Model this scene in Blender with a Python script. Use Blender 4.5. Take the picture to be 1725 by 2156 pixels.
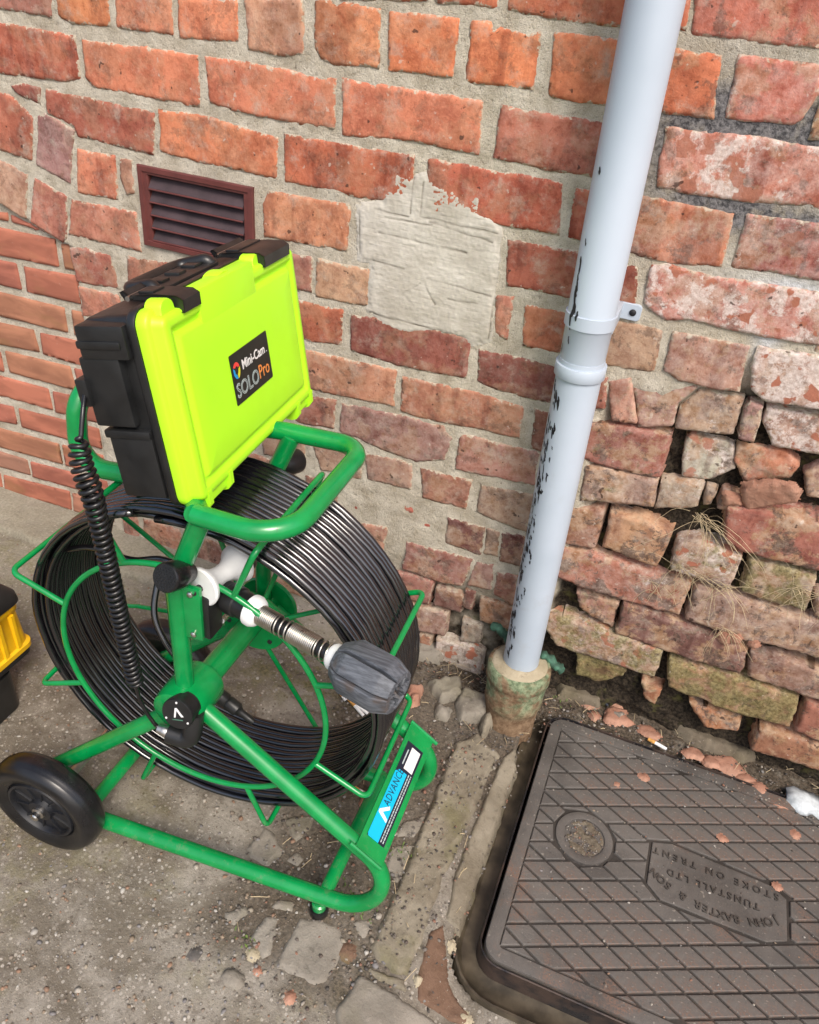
import bpy, bmesh, math, random
import numpy as np
from mathutils import Vector, Matrix, Euler, noise

# ------------------------------------------------------------------ camera, light, exposure
for o in list(bpy.data.objects):
    bpy.data.objects.remove(o)
scene = bpy.context.scene
C = scene.collection
cam_d = bpy.data.cameras.new('camera')
cam = bpy.data.objects.new('camera', cam_d)
C.objects.link(cam)
cam.location = (1.03025, -1.18936, 1.18721)
cam.rotation_euler = (0.956932, -0.095594, 0.370785)
cam_d.sensor_fit = 'HORIZONTAL'
cam_d.sensor_width = 36.0
cam_d.lens = 1638.0 / 1725.0 * 36.0
cam_d.clip_start = 0.01
cam_d.clip_end = 500
scene.camera = cam

world = bpy.data.worlds.new("World")
scene.world = world
world.use_nodes = True
wn = world.node_tree
wn.nodes.clear()
sky = wn.nodes.new('ShaderNodeTexSky')
sky.sky_type = 'NISHITA'
sky.sun_disc = False
sky.sun_elevation = math.radians(50)
sky.sun_rotation = math.radians(142)
sky.air_density = 1.0
sky.dust_density = 4.0
sky.ozone_density = 1.0
bg = wn.nodes.new('ShaderNodeBackground')
bg.inputs['Strength'].default_value = 0.125
wo = wn.nodes.new('ShaderNodeOutputWorld')
wn.links.new(sky.outputs[0], bg.inputs[0])
wn.links.new(bg.outputs[0], wo.inputs[0])

sun_d = bpy.data.lights.new('sun', 'SUN')
sun_d.energy = 1.5
sun_d.angle = math.radians(22)
sun_d.color = (1.0, 0.93, 0.84)
sun = bpy.data.objects.new('sun', sun_d)
C.objects.link(sun)
sun.location = (-1, -3, 4)
_el, _az = math.radians(50), math.radians(142)
_dir = Vector((math.sin(_az) * math.cos(_el), math.cos(_az) * math.cos(_el), math.sin(_el)))
sun.rotation_euler = _dir.to_track_quat('Z', 'Y').to_euler()

vs = scene.view_settings
vs.view_transform = 'Standard'
vs.look = 'None'
vs.exposure = 0.76
vs.gamma = 1.0
vs.use_curve_mapping = False
scene.render.engine = 'CYCLES'
scene.render.resolution_x = 819
scene.render.resolution_y = 1024

rnd = random.Random(7)

# ------------------------------------------------------------------ small helpers
def lin(h):
    if isinstance(h, str):
        h = tuple(int(h[i:i + 2], 16) for i in (0, 2, 4))
    out = []
    for c in h:
        c = c / 255.0
        out.append(c / 12.92 if c <= 0.04045 else ((c + 0.055) / 1.055) ** 2.4)
    return tuple(out)

def tag(o, label=None, cat=None, group=None, kind=None):
    if label: o['label'] = label
    if cat: o['category'] = cat
    if group: o['group'] = group
    if kind: o['kind'] = kind
    return o

def thing(name, label, cat, loc=(0, 0, 0), group=None):
    o = bpy.data.objects.new(name, None)
    C.objects.link(o)
    o.empty_display_size = 0.05
    o.location = loc
    return tag(o, label, cat, group)

def link(name, me, mat=None, parent=None, smooth=True):
    o = bpy.data.objects.new(name, me)
    C.objects.link(o)
    if mat is not None and len(me.materials) == 0:
        me.materials.append(mat)
    if parent is not None:
        o.parent = parent
        pw = parent_world(parent)
        o.matrix_parent_inverse = pw.inverted()
    if smooth:
        me.polygons.foreach_set('use_smooth', [True] * len(me.polygons))
    return o

def parent_world(p):
    m = p.matrix_basis.copy() if p.parent is None else parent_world(p.parent) @ p.matrix_parent_inverse @ p.matrix_basis
    return m

class MB:
    """collects shapes, all in world metres, and links them as one mesh"""
    def __init__(self):
        self.v, self.f = [], []
    def add(self, verts, faces):
        b = len(self.v)
        self.v.extend([tuple(v) for v in verts])
        self.f.extend([tuple(i + b for i in f) for f in faces])
        return self
    def tube(self, pts, r, seg=12, closed=False, caps=True):
        pts = [Vector(p) for p in pts]
        n = len(pts)
        rad = r if isinstance(r, (list, tuple)) else [r] * n
        tang = []
        for i in range(n):
            if closed:
                t = pts[(i + 1) % n] - pts[i - 1]
            else:
                t = pts[min(i + 1, n - 1)] - pts[max(i - 1, 0)]
            tang.append(t.normalized() if t.length > 1e-9 else Vector((0, 0, 1)))
        up = Vector((0, 0, 1)) if abs(tang[0].z) < 0.9 else Vector((1, 0, 0))
        a = tang[0].cross(up).normalized()
        verts, faces = [], []
        for i in range(n):
            a = (a - tang[i] * a.dot(tang[i])).normalized()
            b = tang[i].cross(a)
            for k in range(seg):
                an = 2 * math.pi * k / seg
                verts.append(pts[i] + (a * math.cos(an) + b * math.sin(an)) * rad[i])
        m = n if closed else n - 1
        for i in range(m):
            j = (i + 1) % n
            for k in range(seg):
                l = (k + 1) % seg
                faces.append((i * seg + k, i * seg + l, j * seg + l, j * seg + k))
        if caps and not closed:
            faces.append(tuple(range(seg - 1, -1, -1)))
            faces.append(tuple((n - 1) * seg + k for k in range(seg)))
        return self.add(verts, faces)
    def lathe(self, prof, origin, axis, seg=32, x=None, closed=False):
        """prof: (radius, distance along axis)"""
        ax = Vector(axis).normalized()
        if x is None:
            x = ax.cross(Vector((0, 0, 1)) if abs(ax.z) < 0.9 else Vector((1, 0, 0)))
        x = (Vector(x) - ax * Vector(x).dot(ax)).normalized()
        y = ax.cross(x)
        o = Vector(origin)
        verts, faces = [], []
        for (r, d) in prof:
            for k in range(seg):
                an = 2 * math.pi * k / seg
                verts.append(o + ax * d + (x * math.cos(an) + y * math.sin(an)) * r)
        n = len(prof)
        m = n if closed else n - 1
        for i in range(m):
            j = (i + 1) % n
            for k in range(seg):
                l = (k + 1) % seg
                faces.append((i * seg + k, i * seg + l, j * seg + l, j * seg + k))
        if not closed:
            if prof[0][0] > 1e-6: faces.append(tuple(range(seg - 1, -1, -1)))
            if prof[-1][0] > 1e-6: faces.append(tuple((n - 1) * seg + k for k in range(seg)))
        return self.add(verts, faces)
    def box(self, M, x0, x1, y0, y1, z0, z1, bev=0.0):
        """bevelled box in the frame M"""
        bm = bmesh.new()
        vs_ = [bm.verts.new((x, y, z)) for x in (x0, x1) for y in (y0, y1) for z in (z0, z1)]
        for f in ((0, 1, 3, 2), (4, 6, 7, 5), (0, 4, 5, 1), (2, 3, 7, 6), (0, 2, 6, 4), (1, 5, 7, 3)):
            bm.faces.new([vs_[i] for i in f])
        if bev:
            bmesh.ops.bevel(bm, geom=list(bm.edges), offset=bev, segments=2, affect='EDGES', profile=0.6)
        bm.verts.index_update()
        vv = [M @ v.co for v in bm.verts]
        ff = [tuple(v.index for v in f.verts) for f in bm.faces]
        bm.free()
        return self.add(vv, ff)
    def rings(self, loops, cap0=True, cap1=True):
        n = len(loops[0])
        verts = [p for l in loops for p in l]
        faces = []
        for i in range(len(loops) - 1):
            for k in range(n):
                l = (k + 1) % n
                faces.append((i * n + k, i * n + l, (i + 1) * n + l, (i + 1) * n + k))
        if cap0: faces.append(tuple(range(n - 1, -1, -1)))
        if cap1: faces.append(tuple((len(loops) - 1) * n + k for k in range(n)))
        return self.add(verts, faces)
    def mesh(self, name):
        me = bpy.data.meshes.new(name)
        me.from_pydata(self.v, [], self.f)
        me.update()
        bm = bmesh.new(); bm.from_mesh(me)
        bmesh.ops.recalc_face_normals(bm, faces=bm.faces)
        bm.to_mesh(me); bm.free()
        return me
    def build(self, name, mat, parent=None, smooth=True, sharp=40):
        me = self.mesh(name)
        o = link(name, me, mat, parent, smooth)
        if smooth and sharp:
            sharpen(me, sharp)
        return o

def sharpen(me, deg):
    bm = bmesh.new(); bm.from_mesh(me)
    lim = math.radians(deg)
    for e in bm.edges:
        if len(e.link_faces) == 2 and e.calc_face_angle(0) > lim:
            e.smooth = False
    bm.to_mesh(me); bm.free()

def fillet(pts, rs, n=8):
    """polyline with rounded corners; rs = radius per inner vertex"""
    pts = [Vector(p) for p in pts]
    if not isinstance(rs, (list, tuple)): rs = [rs] * (len(pts) - 2)
    out = [pts[0]]
    for i in range(1, len(pts) - 1):
        p, a, b = pts[i], pts[i - 1] - pts[i], pts[i + 1] - pts[i]
        la, lb = a.length, b.length
        a.normalize(); b.normalize()
        ang = a.angle(b)
        r = rs[i - 1]
        if r <= 0 or ang > math.radians(178):
            out.append(p); continue
        t = min(r / math.tan(ang / 2), la * 0.95, lb * 0.95)
        r = t * math.tan(ang / 2)
        bis = (a + b).normalized()
        c = p + bis * (r / math.sin(ang / 2))
        s, e = p + a * t - c, p + b * t - c
        tot = s.angle(e)
        axis = s.cross(e).normalized()
        for k in range(n + 1):
            out.append(c + Matrix.Rotation(tot * k / n, 3, axis) @ s)
    out.append(pts[-1])
    return out

def spline(pts, n=10):
    pts = [Vector(p) for p in pts]
    P = [pts[0] * 2 - pts[1]] + pts + [pts[-1] * 2 - pts[-2]]
    out = []
    for i in range(1, len(P) - 2):
        for k in range(n):
            t = k / n
            a, b, c, d = P[i - 1], P[i], P[i + 1], P[i + 2]
            out.append(0.5 * ((2 * b) + (c - a) * t + (2 * a - 5 * b + 4 * c - d) * t * t + (3 * b - a - 3 * c + d) * t ** 3))
    out.append(pts[-1])
    return out

# vectorised value noise
def vnoise(x, y, seed=0):
    xi, yi = np.floor(x).astype(np.int64), np.floor(y).astype(np.int64)
    xf, yf = x - xi, y - yi
    u, v = xf * xf * (3 - 2 * xf), yf * yf * (3 - 2 * yf)
    def h(a, b):
        k = (a * 374761393 + b * 668265263 + seed * 974711) & 0xffffffff
        k = ((k ^ (k >> 13)) * 1274126177) & 0xffffffff
        return ((k ^ (k >> 16)) & 0xffff) / 65535.0
    return (h(xi, yi) * (1 - u) + h(xi + 1, yi) * u) * (1 - v) + (h(xi, yi + 1) * (1 - u) + h(xi + 1, yi + 1) * u) * v
def fbm(x, y, seed=0, oct=4):
    s, a, t = 0, 1.0, 0
    for i in range(oct):
        s = s + a * vnoise(x * 2 ** i, y * 2 ** i, seed + i * 17); t += a; a *= 0.5
    return s / t * 2 - 1
def sstep(a, b, x):
    t = np.clip((x - a) / (b - a), 0, 1)
    return t * t * (3 - 2 * t)

def grid_mesh(name, X, Y, Z, keep=None):
    """mesh from 2-D arrays of positions"""
    n, m = X.shape
    co = np.stack([X, Y, Z], -1).reshape(-1, 3)
    idx = np.arange(n * m).reshape(n, m)
    q = np.stack([idx[:-1, :-1], idx[1:, :-1], idx[1:, 1:], idx[:-1, 1:]], -1).reshape(-1, 4)
    if keep is not None:
        kf = keep.reshape(-1)
        q = q[kf[q].all(1)]
        used = np.unique(q)
        re = -np.ones(n * m, int); re[used] = np.arange(len(used))
        co = co[used]; q = re[q]
    else:
        used = None
    me = bpy.data.meshes.new(name)
    me.vertices.add(len(co)); me.vertices.foreach_set('co', co.astype(np.float32).ravel())
    me.loops.add(len(q) * 4); me.loops.foreach_set('vertex_index', q.astype(np.int32).ravel())
    me.polygons.add(len(q))
    me.polygons.foreach_set('loop_start', np.arange(0, len(q) * 4, 4, dtype=np.int32))
    me.update(calc_edges=True)
    return me, used

def vcol(me, name, arr):
    a = me.color_attributes.new(name, 'FLOAT_COLOR', 'POINT')
    a.data.foreach_set('color', arr.astype(np.float32).ravel())

# ------------------------------------------------------------------ materials
class NT:
    def __init__(self, name):
        self.m = bpy.data.materials.new(name)
        self.m.use_nodes = True
        self.t = self.m.node_tree
        self.t.nodes.clear()
        self.out = self.t.nodes.new('ShaderNodeOutputMaterial')
        self.b = self.t.nodes.new('ShaderNodeBsdfPrincipled')
        self.t.links.new(self.b.outputs[0], self.out.inputs[0])
        self._co = None
    def co(self):
        if self._co is None:
            self._co = self.t.nodes.new('ShaderNodeTexCoord').outputs['Object']
        return self._co
    def setin(self, node, key, val):
        if val is None: return
        if isinstance(val, bpy.types.NodeSocket):
            self.t.links.new(val, node.inputs[key])
        else:
            node.inputs[key].default_value = val
    def noise(self, scale, detail=4, rough=0.55, vec=None, dist=0.0):
        n = self.t.nodes.new('ShaderNodeTexNoise')
        n.inputs['Scale'].default_value = scale
        n.inputs['Detail'].default_value = detail
        n.inputs['Roughness'].default_value = rough
        n.inputs['Distortion'].default_value = dist
        self.t.links.new(vec or self.co(), n.inputs['Vector'])
        return n.outputs['Fac']
    def voro(self, scale, feature='F1', vec=None, out='Distance'):
        n = self.t.nodes.new('ShaderNodeTexVoronoi')
        n.feature = feature
        n.inputs['Scale'].default_value = scale
        self.t.links.new(vec or self.co(), n.inputs['Vector'])
        return n.outputs[out]
    def ramp(self, fac, a, b, va=0.0, vb=1.0):
        n = self.t.nodes.new('ShaderNodeMapRange')
        n.interpolation_type = 'SMOOTHSTEP'
        for k, v in zip(('Value', 'From Min', 'From Max', 'To Min', 'To Max'), (fac, a, b, va, vb)):
            self.setin(n, k, v)
        return n.outputs[0]
    def math(self, op, a, b=None):
        n = self.t.nodes.new('ShaderNodeMath'); n.operation = op
        self.setin(n, 0, a); self.setin(n, 1, b)
        return n.outputs[0]
    def mix(self, fac, a, b, mode='MIX'):
        n = self.t.nodes.new('ShaderNodeMix'); n.data_type = 'RGBA'; n.blend_type = mode
        n.clamp_factor = True
        def c(v): return v if isinstance(v, bpy.types.NodeSocket) else tuple(v)[:3] + (1.0,)
        self.setin(n, 0, fac); self.setin(n, 6, c(a)); self.setin(n, 7, c(b))
        return n.outputs[2]
    def attr(self, name, kind='GEOMETRY', out='Fac'):
        n = self.t.nodes.new('ShaderNodeAttribute')
        n.attribute_type = kind; n.attribute_name = name
        return n.outputs[out]
    def sep(self, col):
        n = self.t.nodes.new('ShaderNodeSeparateColor')
        self.t.links.new(col, n.inputs[0])
        return n.outputs
    def bump(self, h, strength=0.5, dist=0.002, normal=None):
        n = self.t.nodes.new('ShaderNodeBump')
        n.inputs['Strength'].default_value = strength
        n.inputs['Distance'].default_value = dist
        self.t.links.new(h, n.inputs['Height'])
        if normal is not None: self.t.links.new(normal, n.inputs['Normal'])
        return n.outputs[0]
    def fin(self, col=None, rough=None, normal=None, **kw):
        if col is not None: self.setin(self.b, 'Base Color', col if isinstance(col, bpy.types.NodeSocket) else tuple(col)[:3] + (1.0,))
        if rough is not None: self.setin(self.b, 'Roughness', rough)
        if normal is not None: self.setin(self.b, 'Normal', normal)
        for k, v in kw.items(): self.setin(self.b, k.replace('_', ' '), v)
        return self.m

def plain(name, col, rough=0.5, grain=0.08, gs=60, bump=0.0, bs=300, **kw):
    """colour with fine uneven wear, roughness variation and optional relief"""
    n = NT(name)
    a = n.noise(gs, 5)
    c = n.mix(n.ramp(a, 0.3, 0.7), [v * (1 - grain) for v in col], [min(1, v * (1 + grain)) for v in col])
    r = n.ramp(n.noise(gs * 0.6, 4), 0.3, 0.7, max(0.02, rough - 0.06), rough + 0.08)
    nm = n.bump(n.noise(bs, 3), bump, 0.0006) if bump else None
    return n.fin(c, r, nm, **kw)

def mat_brick():
    n = NT('old_brick')
    info = n.t.nodes.new('ShaderNodeObjectInfo')
    base = info.outputs['Color']
    # each brick its own patch of pattern
    mp = n.t.nodes.new('ShaderNodeVectorMath'); mp.operation = 'ADD'
    sc = n.t.nodes.new('ShaderNodeVectorMath'); sc.operation = 'SCALE'
    cb = n.t.nodes.new('ShaderNodeCombineXYZ')
    n.t.links.new(info.outputs['Random'], cb.inputs[0]); n.t.links.new(info.outputs['Random'], cb.inputs[1])
    n.t.links.new(cb.outputs[0], sc.inputs[0]); sc.inputs['Scale'].default_value = 17.0
    n.t.links.new(n.co(), mp.inputs[0]); n.t.links.new(sc.outputs[0], mp.inputs[1])
    v = mp.outputs[0]
    pale = n.attr('pale', 'OBJECT'); moss = n.attr('moss', 'OBJECT')
    n1 = n.noise(16, 6, 0.62, v, 0.4); n2 = n.noise(55, 6, 0.65, v); n3 = n.noise(170, 5, 0.7, v); n4 = n.noise(26, 9, 0.74, v, 0.15)
    dark = n.mix(1.0, base, (0.66, 0.62, 0.60), 'MULTIPLY')
    light = n.mix(1.0, base, (1.12, 1.24, 1.18), 'MULTIPLY')
    c = n.mix(n.ramp(n1, 0.33, 0.67), dark, light)
    c = n.mix(n.ramp(n2, 0.52, 0.70, 0, 0.6), c, n.mix(1.0, base, (1.15, 1.42, 1.42), 'MULTIPLY'))
    c = n.mix(n.ramp(n2, 0.48, 0.3, 0, 0.6), c, n.mix(1.0, base, (0.52, 0.46, 0.45), 'MULTIPLY'))
    c = n.mix(n.ramp(n3, 0.46, 0.60, 0, 0.28), c, n.mix(1.0, base, (1.2, 1.45, 1.4), 'MULTIPLY'))
    # kiln bands, tan burnt zones and soot stains, each brick its own
    w = n.attr('weather', 'OBJECT')
    mb_ = n.t.nodes.new('ShaderNodeMapping'); mb_.inputs['Scale'].default_value = (30, 30, 5)
    n.t.links.new(v, mb_.inputs[0])
    band = n.math('MULTIPLY', n.ramp(n.noise(1.0, 3, 0.5, mb_.outputs[0]), 0.50, 0.60), n.ramp(info.outputs['Random'], 0.35, 0.55, 0.0, 0.75))
    c = n.mix(band, c, n.mix(1.0, c, (0.60, 0.50, 0.50), 'MULTIPLY'))
    st1 = n.noise(15, 8, 0.70, v); st2 = n.noise(23, 8, 0.74, v, 0.3)
    c = n.mix(n.math('MULTIPLY', n.ramp(st1, 0.49, 0.56), n.math('ADD', 0.16, n.math('MULTIPLY', w, 0.62))), c, n.mix(n.ramp(n2, 0.35, 0.65), (0.30, 0.165, 0.085), (0.44, 0.30, 0.19)))
    c = n.mix(n.math('MULTIPLY', n.ramp(st2, 0.53, 0.59), n.math('ADD', 0.26, n.math('MULTIPLY', w, 0.60))), c, n.mix(n.ramp(n3, 0.35, 0.65), (0.055, 0.036, 0.028), (0.14, 0.085, 0.06)))
    # cement film and lime bloom
    film = n.ramp(n4, 0.50, 0.70, 0, 0.5)
    c = n.mix(film, c, (0.46, 0.39, 0.32))
    th = n.math('SUBTRACT', 0.78, n.math('MULTIPLY', pale, 0.46))
    pf = n.ramp(n4, th, n.math('ADD', th, 0.10), 0, 0.82)
    pf = n.math('MULTIPLY', pf, n.ramp(pale, 0.02, 0.2))
    pf = n.math('MAXIMUM', pf, n.math('MULTIPLY', n.math('MULTIPLY', pale, 0.55), n.ramp(n2, 0.3, 0.65)))
    c = n.mix(pf, c, n.mix(n.ramp(n3, 0.35, 0.65), (0.50, 0.40, 0.35), (0.72, 0.64, 0.60)))
    # flakes of bare red in the bloom
    fl = n.math('MULTIPLY', n.ramp(n.noise(42, 3, 0.4, v), 0.60, 0.64), n.ramp(pale, 0.45, 0.65))
    c = n.mix(fl, c, (0.36, 0.14, 0.09))
    mt = n.math('SUBTRACT', 0.72, n.math('MULTIPLY', moss, 0.42))
    mf = n.math('MULTIPLY', n.ramp(n.noise(26, 7, 0.65, v, 0.5), mt, n.math('ADD', mt, 0.16), 0, 0.8), n.ramp(moss, 0.02, 0.15))
    c = n.mix(mf, c, n.mix(n.ramp(n3, 0.35, 0.65), (0.09, 0.08, 0.028), (0.27, 0.23, 0.10)))
    # mortar dragged over the edges of the brick, soot in patches
    sm = n.math('ADD', n.math('MULTIPLY', n.noise(75, 7, 0.7), 0.95), n.math('MULTIPLY', n.attr('rim'), 0.30))
    smf = n.math('MULTIPLY', n.ramp(sm, 0.74, 0.80), n.attr('smear', 'OBJECT'))
    c = n.mix(n.ramp(n.noise(6, 5, 0.6), 0.56, 0.74, 0, 0.45), c, n.mix(1.0, c, (0.62, 0.52, 0.46), 'MULTIPLY'))
    c = n.mix(n.math('MULTIPLY', smf, 0.9), c, n.mix(n.ramp(n3, 0.32, 0.68), (0.34, 0.295, 0.215), (0.54, 0.49, 0.39)))
    # pits and soot specks
    pits = n.math('MAXIMUM', n.ramp(n3, 0.37, 0.28), n.ramp(n.noise(62, 2, 0.5, v), 0.30, 0.26))
    c = n.mix(n.math('MULTIPLY', pits, 0.8), c, (0.05, 0.028, 0.022))
    crk = n.math('MULTIPLY', n.ramp(n.voro(21, 'DISTANCE_TO_EDGE', v), 0.018, 0.006), n.ramp(n1, 0.62, 0.70))
    c = n.mix(n.math('MULTIPLY', crk, 0.35), c, (0.06, 0.03, 0.022))
    specks = n.math('MULTIPLY', n.ramp(n.noise(90, 2, 0.5, v), 0.70, 0.76), 0.55)
    c = n.mix(specks, c, (0.55, 0.47, 0.40))
    nm = n.bump(n2, 0.45, 0.0022)
    nm = n.bump(n3, 0.8, 0.0015, nm)
    nm = n.bump(n.noise(520, 3), 0.5, 0.0006, nm)
    return n.fin(c, 0.92, nm, Specular_IOR_Level=0.25)

def mat_infill():
    n = NT('machine_brick')
    info = n.t.nodes.new('ShaderNodeObjectInfo')
    base = info.outputs['Color']
    mp = n.t.nodes.new('ShaderNodeMapping'); mp.inputs['Scale'].default_value = (1, 1, 3.2)
    n.t.links.new(n.co(), mp.inputs[0])
    n1 = n.noise(9, 4, 0.5, mp.outputs[0], 0.6); n2 = n.noise(120, 5, 0.6); n3 = n.noise(420, 3)
    c = n.mix(n.ramp(n1, 0.35, 0.66), n.mix(1.0, base, (0.72, 0.72, 0.72), 'MULTIPLY'), n.mix(1.0, base, (1.1, 1.12, 1.1), 'MULTIPLY'))
    c = n.mix(n.ramp(n.noise(7, 3, 0.5, mp.outputs[0]), 0.55, 0.7, 0, 0.5), c, (0.25, 0.14, 0.06))
    c = n.mix(n.ramp(n2, 0.62, 0.75, 0, 0.3), c, (0.5, 0.36, 0.28))
    return n.fin(c, 0.8, n.bump(n3, 0.35, 0.0006, n.bump(n2, 0.3, 0.001)), Specular_IOR_Level=0.3)

def mat_mortar():
    n = NT('lime_mortar')
    z = n.sep(n.attr('zone', 'GEOMETRY', 'Color'))
    n1 = n.noise(22, 6, 0.6); n2 = n.noise(160, 6, 0.7); n3 = n.noise(650, 3)
    c = n.mix(n.ramp(n1, 0.3, 0.7), (0.43, 0.375, 0.285), (0.66, 0.605, 0.50))
    c = n.mix(n.ramp(n2, 0.44, 0.31, 0, 0.65), c, (0.18, 0.15, 0.11))
    c = n.mix(n.ramp(n.noise(5, 5, 0.65), 0.54, 0.74, 0, 0.4), c, n.mix(1.0, c, (0.55, 0.50, 0.44), 'MULTIPLY'))
    c = n.mix(n.ramp(n3, 0.43, 0.32, 0, 0.5), c, (0.13, 0.11, 0.085))
    c = n.mix(n.ramp(n3, 0.58, 0.70, 0, 0.6), c, (0.70, 0.67, 0.60))
    c = n.mix(n.ramp(n2, 0.60, 0.74, 0, 0.6), c, (0.62, 0.58, 0.50))
    blk = n.mix(n.ramp(n2, 0.35, 0.65), (0.06, 0.058, 0.062), (0.25, 0.24, 0.24))
    c = n.mix(n.math('MULTIPLY', z[1], n.ramp(n1, 0.3, 0.5)), c, blk)
    wht = n.mix(n.ramp(n2, 0.35, 0.65), (0.45, 0.46, 0.46), (0.70, 0.71, 0.72))
    c = n.mix(z[2], c, wht)
    dirt = n.mix(n.ramp(n2, 0.35, 0.7), (0.012, 0.010, 0.008), (0.075, 0.058, 0.040))  # joint dirt, its colour darkened further to paint the shade between bricks
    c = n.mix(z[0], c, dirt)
    ms = n.math('MULTIPLY', z[0], n.ramp(n1, 0.56, 0.68, 0, 0.8))
    c = n.mix(ms, c, (0.09, 0.085, 0.03))
    nm = n.bump(n2, 1.0, 0.004)
    nm = n.bump(n3, 0.9, 0.0016, nm)
    return n.fin(c, 0.95, nm, Specular_IOR_Level=0.2)

def mat_patch():
    n = NT('cement_patch')
    mp = n.t.nodes.new('ShaderNodeMapping'); mp.inputs['Scale'].default_value = (0.25, 1, 2.4)
    n.t.links.new(n.co(), mp.inputs[0])
    n1 = n.noise(16, 6, 0.6); n2 = n.noise(90, 5, 0.6, mp.outputs[0]); n3 = n.noise(500, 3)
    c = n.mix(n.ramp(n1, 0.3, 0.7), (0.42, 0.385, 0.325), (0.60, 0.565, 0.50))
    c = n.mix(n.ramp(n2, 0.45, 0.3, 0, 0.5), c, (0.36, 0.32, 0.26))
    c = n.mix(n.ramp(n2, 0.6, 0.72, 0, 0.5), c, (0.66, 0.63, 0.58))
    c = n.mix(n.attr('groove'), c, (0.10, 0.085, 0.06))
    return n.fin(c, 0.9, n.bump(n3, 0.4, 0.0006, n.bump(n2, 0.6, 0.0018)), Specular_IOR_Level=0.25)

def mat_ground():
    n = NT('worn_concrete')
    z = n.sep(n.attr('zone', 'GEOMETRY', 'Color'))
    n1 = n.noise(6.5, 7, 0.68, None, 0.5); n2 = n.noise(34, 7, 0.68); n3 = n.noise(180, 6, 0.7); n4 = n.noise(700, 3)
    c = n.mix(n.ramp(n1, 0.40, 0.60), (0.165, 0.142, 0.110), (0.305, 0.278, 0.235))
    c = n.mix(n.ramp(n2, 0.5, 0.32, 0, 0.65), c, (0.115, 0.096, 0.072))
    c = n.mix(n.ramp(n2, 0.55, 0.72, 0, 0.5), c, (0.37, 0.34, 0.29))
    # small stones showing in the worn surface
    vd = n.voro(150); vc = n.voro(150, out='Color')
    st = n.math('MULTIPLY', n.ramp(vd, 0.40, 0.30), n.ramp(n.sep(vc)[0], 0.45, 0.5))
    sc_ = n.mix(n.sep(vc)[1], (0.10, 0.08, 0.06), (0.50, 0.46, 0.40))
    c = n.mix(n.math('MULTIPLY', st, 0.85), c, sc_)
    vd2 = n.voro(330); vc2 = n.voro(330, out='Color')
    st2 = n.math('MULTIPLY', n.ramp(vd2, 0.38, 0.28), n.ramp(n.sep(vc2)[0], 0.5, 0.55))
    c = n.mix(n.math('MULTIPLY', st2, 0.6), c, n.mix(n.sep(vc2)[1], (0.10, 0.08, 0.06), (0.45, 0.41, 0.35)))
    moss = n.math('MULTIPLY', z[1], n.ramp(n2, 0.42, 0.62))
    c = n.mix(moss, c, n.mix(n.ramp(n3, 0.35, 0.65), (0.085, 0.078, 0.03), (0.20, 0.175, 0.085)))
    soil = n.mix(n.ramp(n3, 0.32, 0.68), (0.028, 0.022, 0.016), (0.14, 0.11, 0.08))
    c = n.mix(n.math('MULTIPLY', z[0], n.ramp(n2, 0.25, 0.5)), c, soil)
    c = n.mix(n.math('MULTIPLY', z[2], 0.85), c, n.mix(n.ramp(n3, 0.3, 0.7), (0.24, 0.215, 0.155), (0.36, 0.335, 0.26)))
    nm = n.bump(n2, 0.5, 0.006)
    nm = n.bump(n3, 0.9, 0.003, nm)
    nm = n.bump(n4, 0.5, 0.001, nm)
    return n.fin(c, 0.92, nm, Specular_IOR_Level=0.25)

def mat_stone(name, a, b, speck=0.5, moss=0.3):
    n = NT(name)
    n1 = n.noise(11, 6, 0.6); n2 = n.noise(70, 7, 0.68); n3 = n.noise(300, 5, 0.7); n4 = n.noise(8, 4)
    c = n.mix(n.ramp(n1, 0.3, 0.7), a, b)
    c = n.mix(n.ramp(n2, 0.46, 0.30, 0, 0.6), c, [v * 0.45 for v in a])
    c = n.mix(n.ramp(n2, 0.58, 0.74, 0, 0.5), c, [min(0.8, v * 1.45) for v in b])
    c = n.mix(n.ramp(n3, 0.62, 0.72, 0, speck), c, (0.45, 0.41, 0.34))
    c = n.mix(n.ramp(n3, 0.38, 0.28, 0, speck), c, (0.05, 0.04, 0.03))
    c = n.mix(n.math('MULTIPLY', n.ramp(n4, 0.52, 0.66), moss), c, (0.13, 0.12, 0.05))
    nm = n.bump(n2, 0.6, 0.004)
    nm = n.bump(n3, 0.7, 0.0016, nm)
    return n.fin(c, 0.9, nm, Specular_IOR_Level=0.25)

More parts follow.
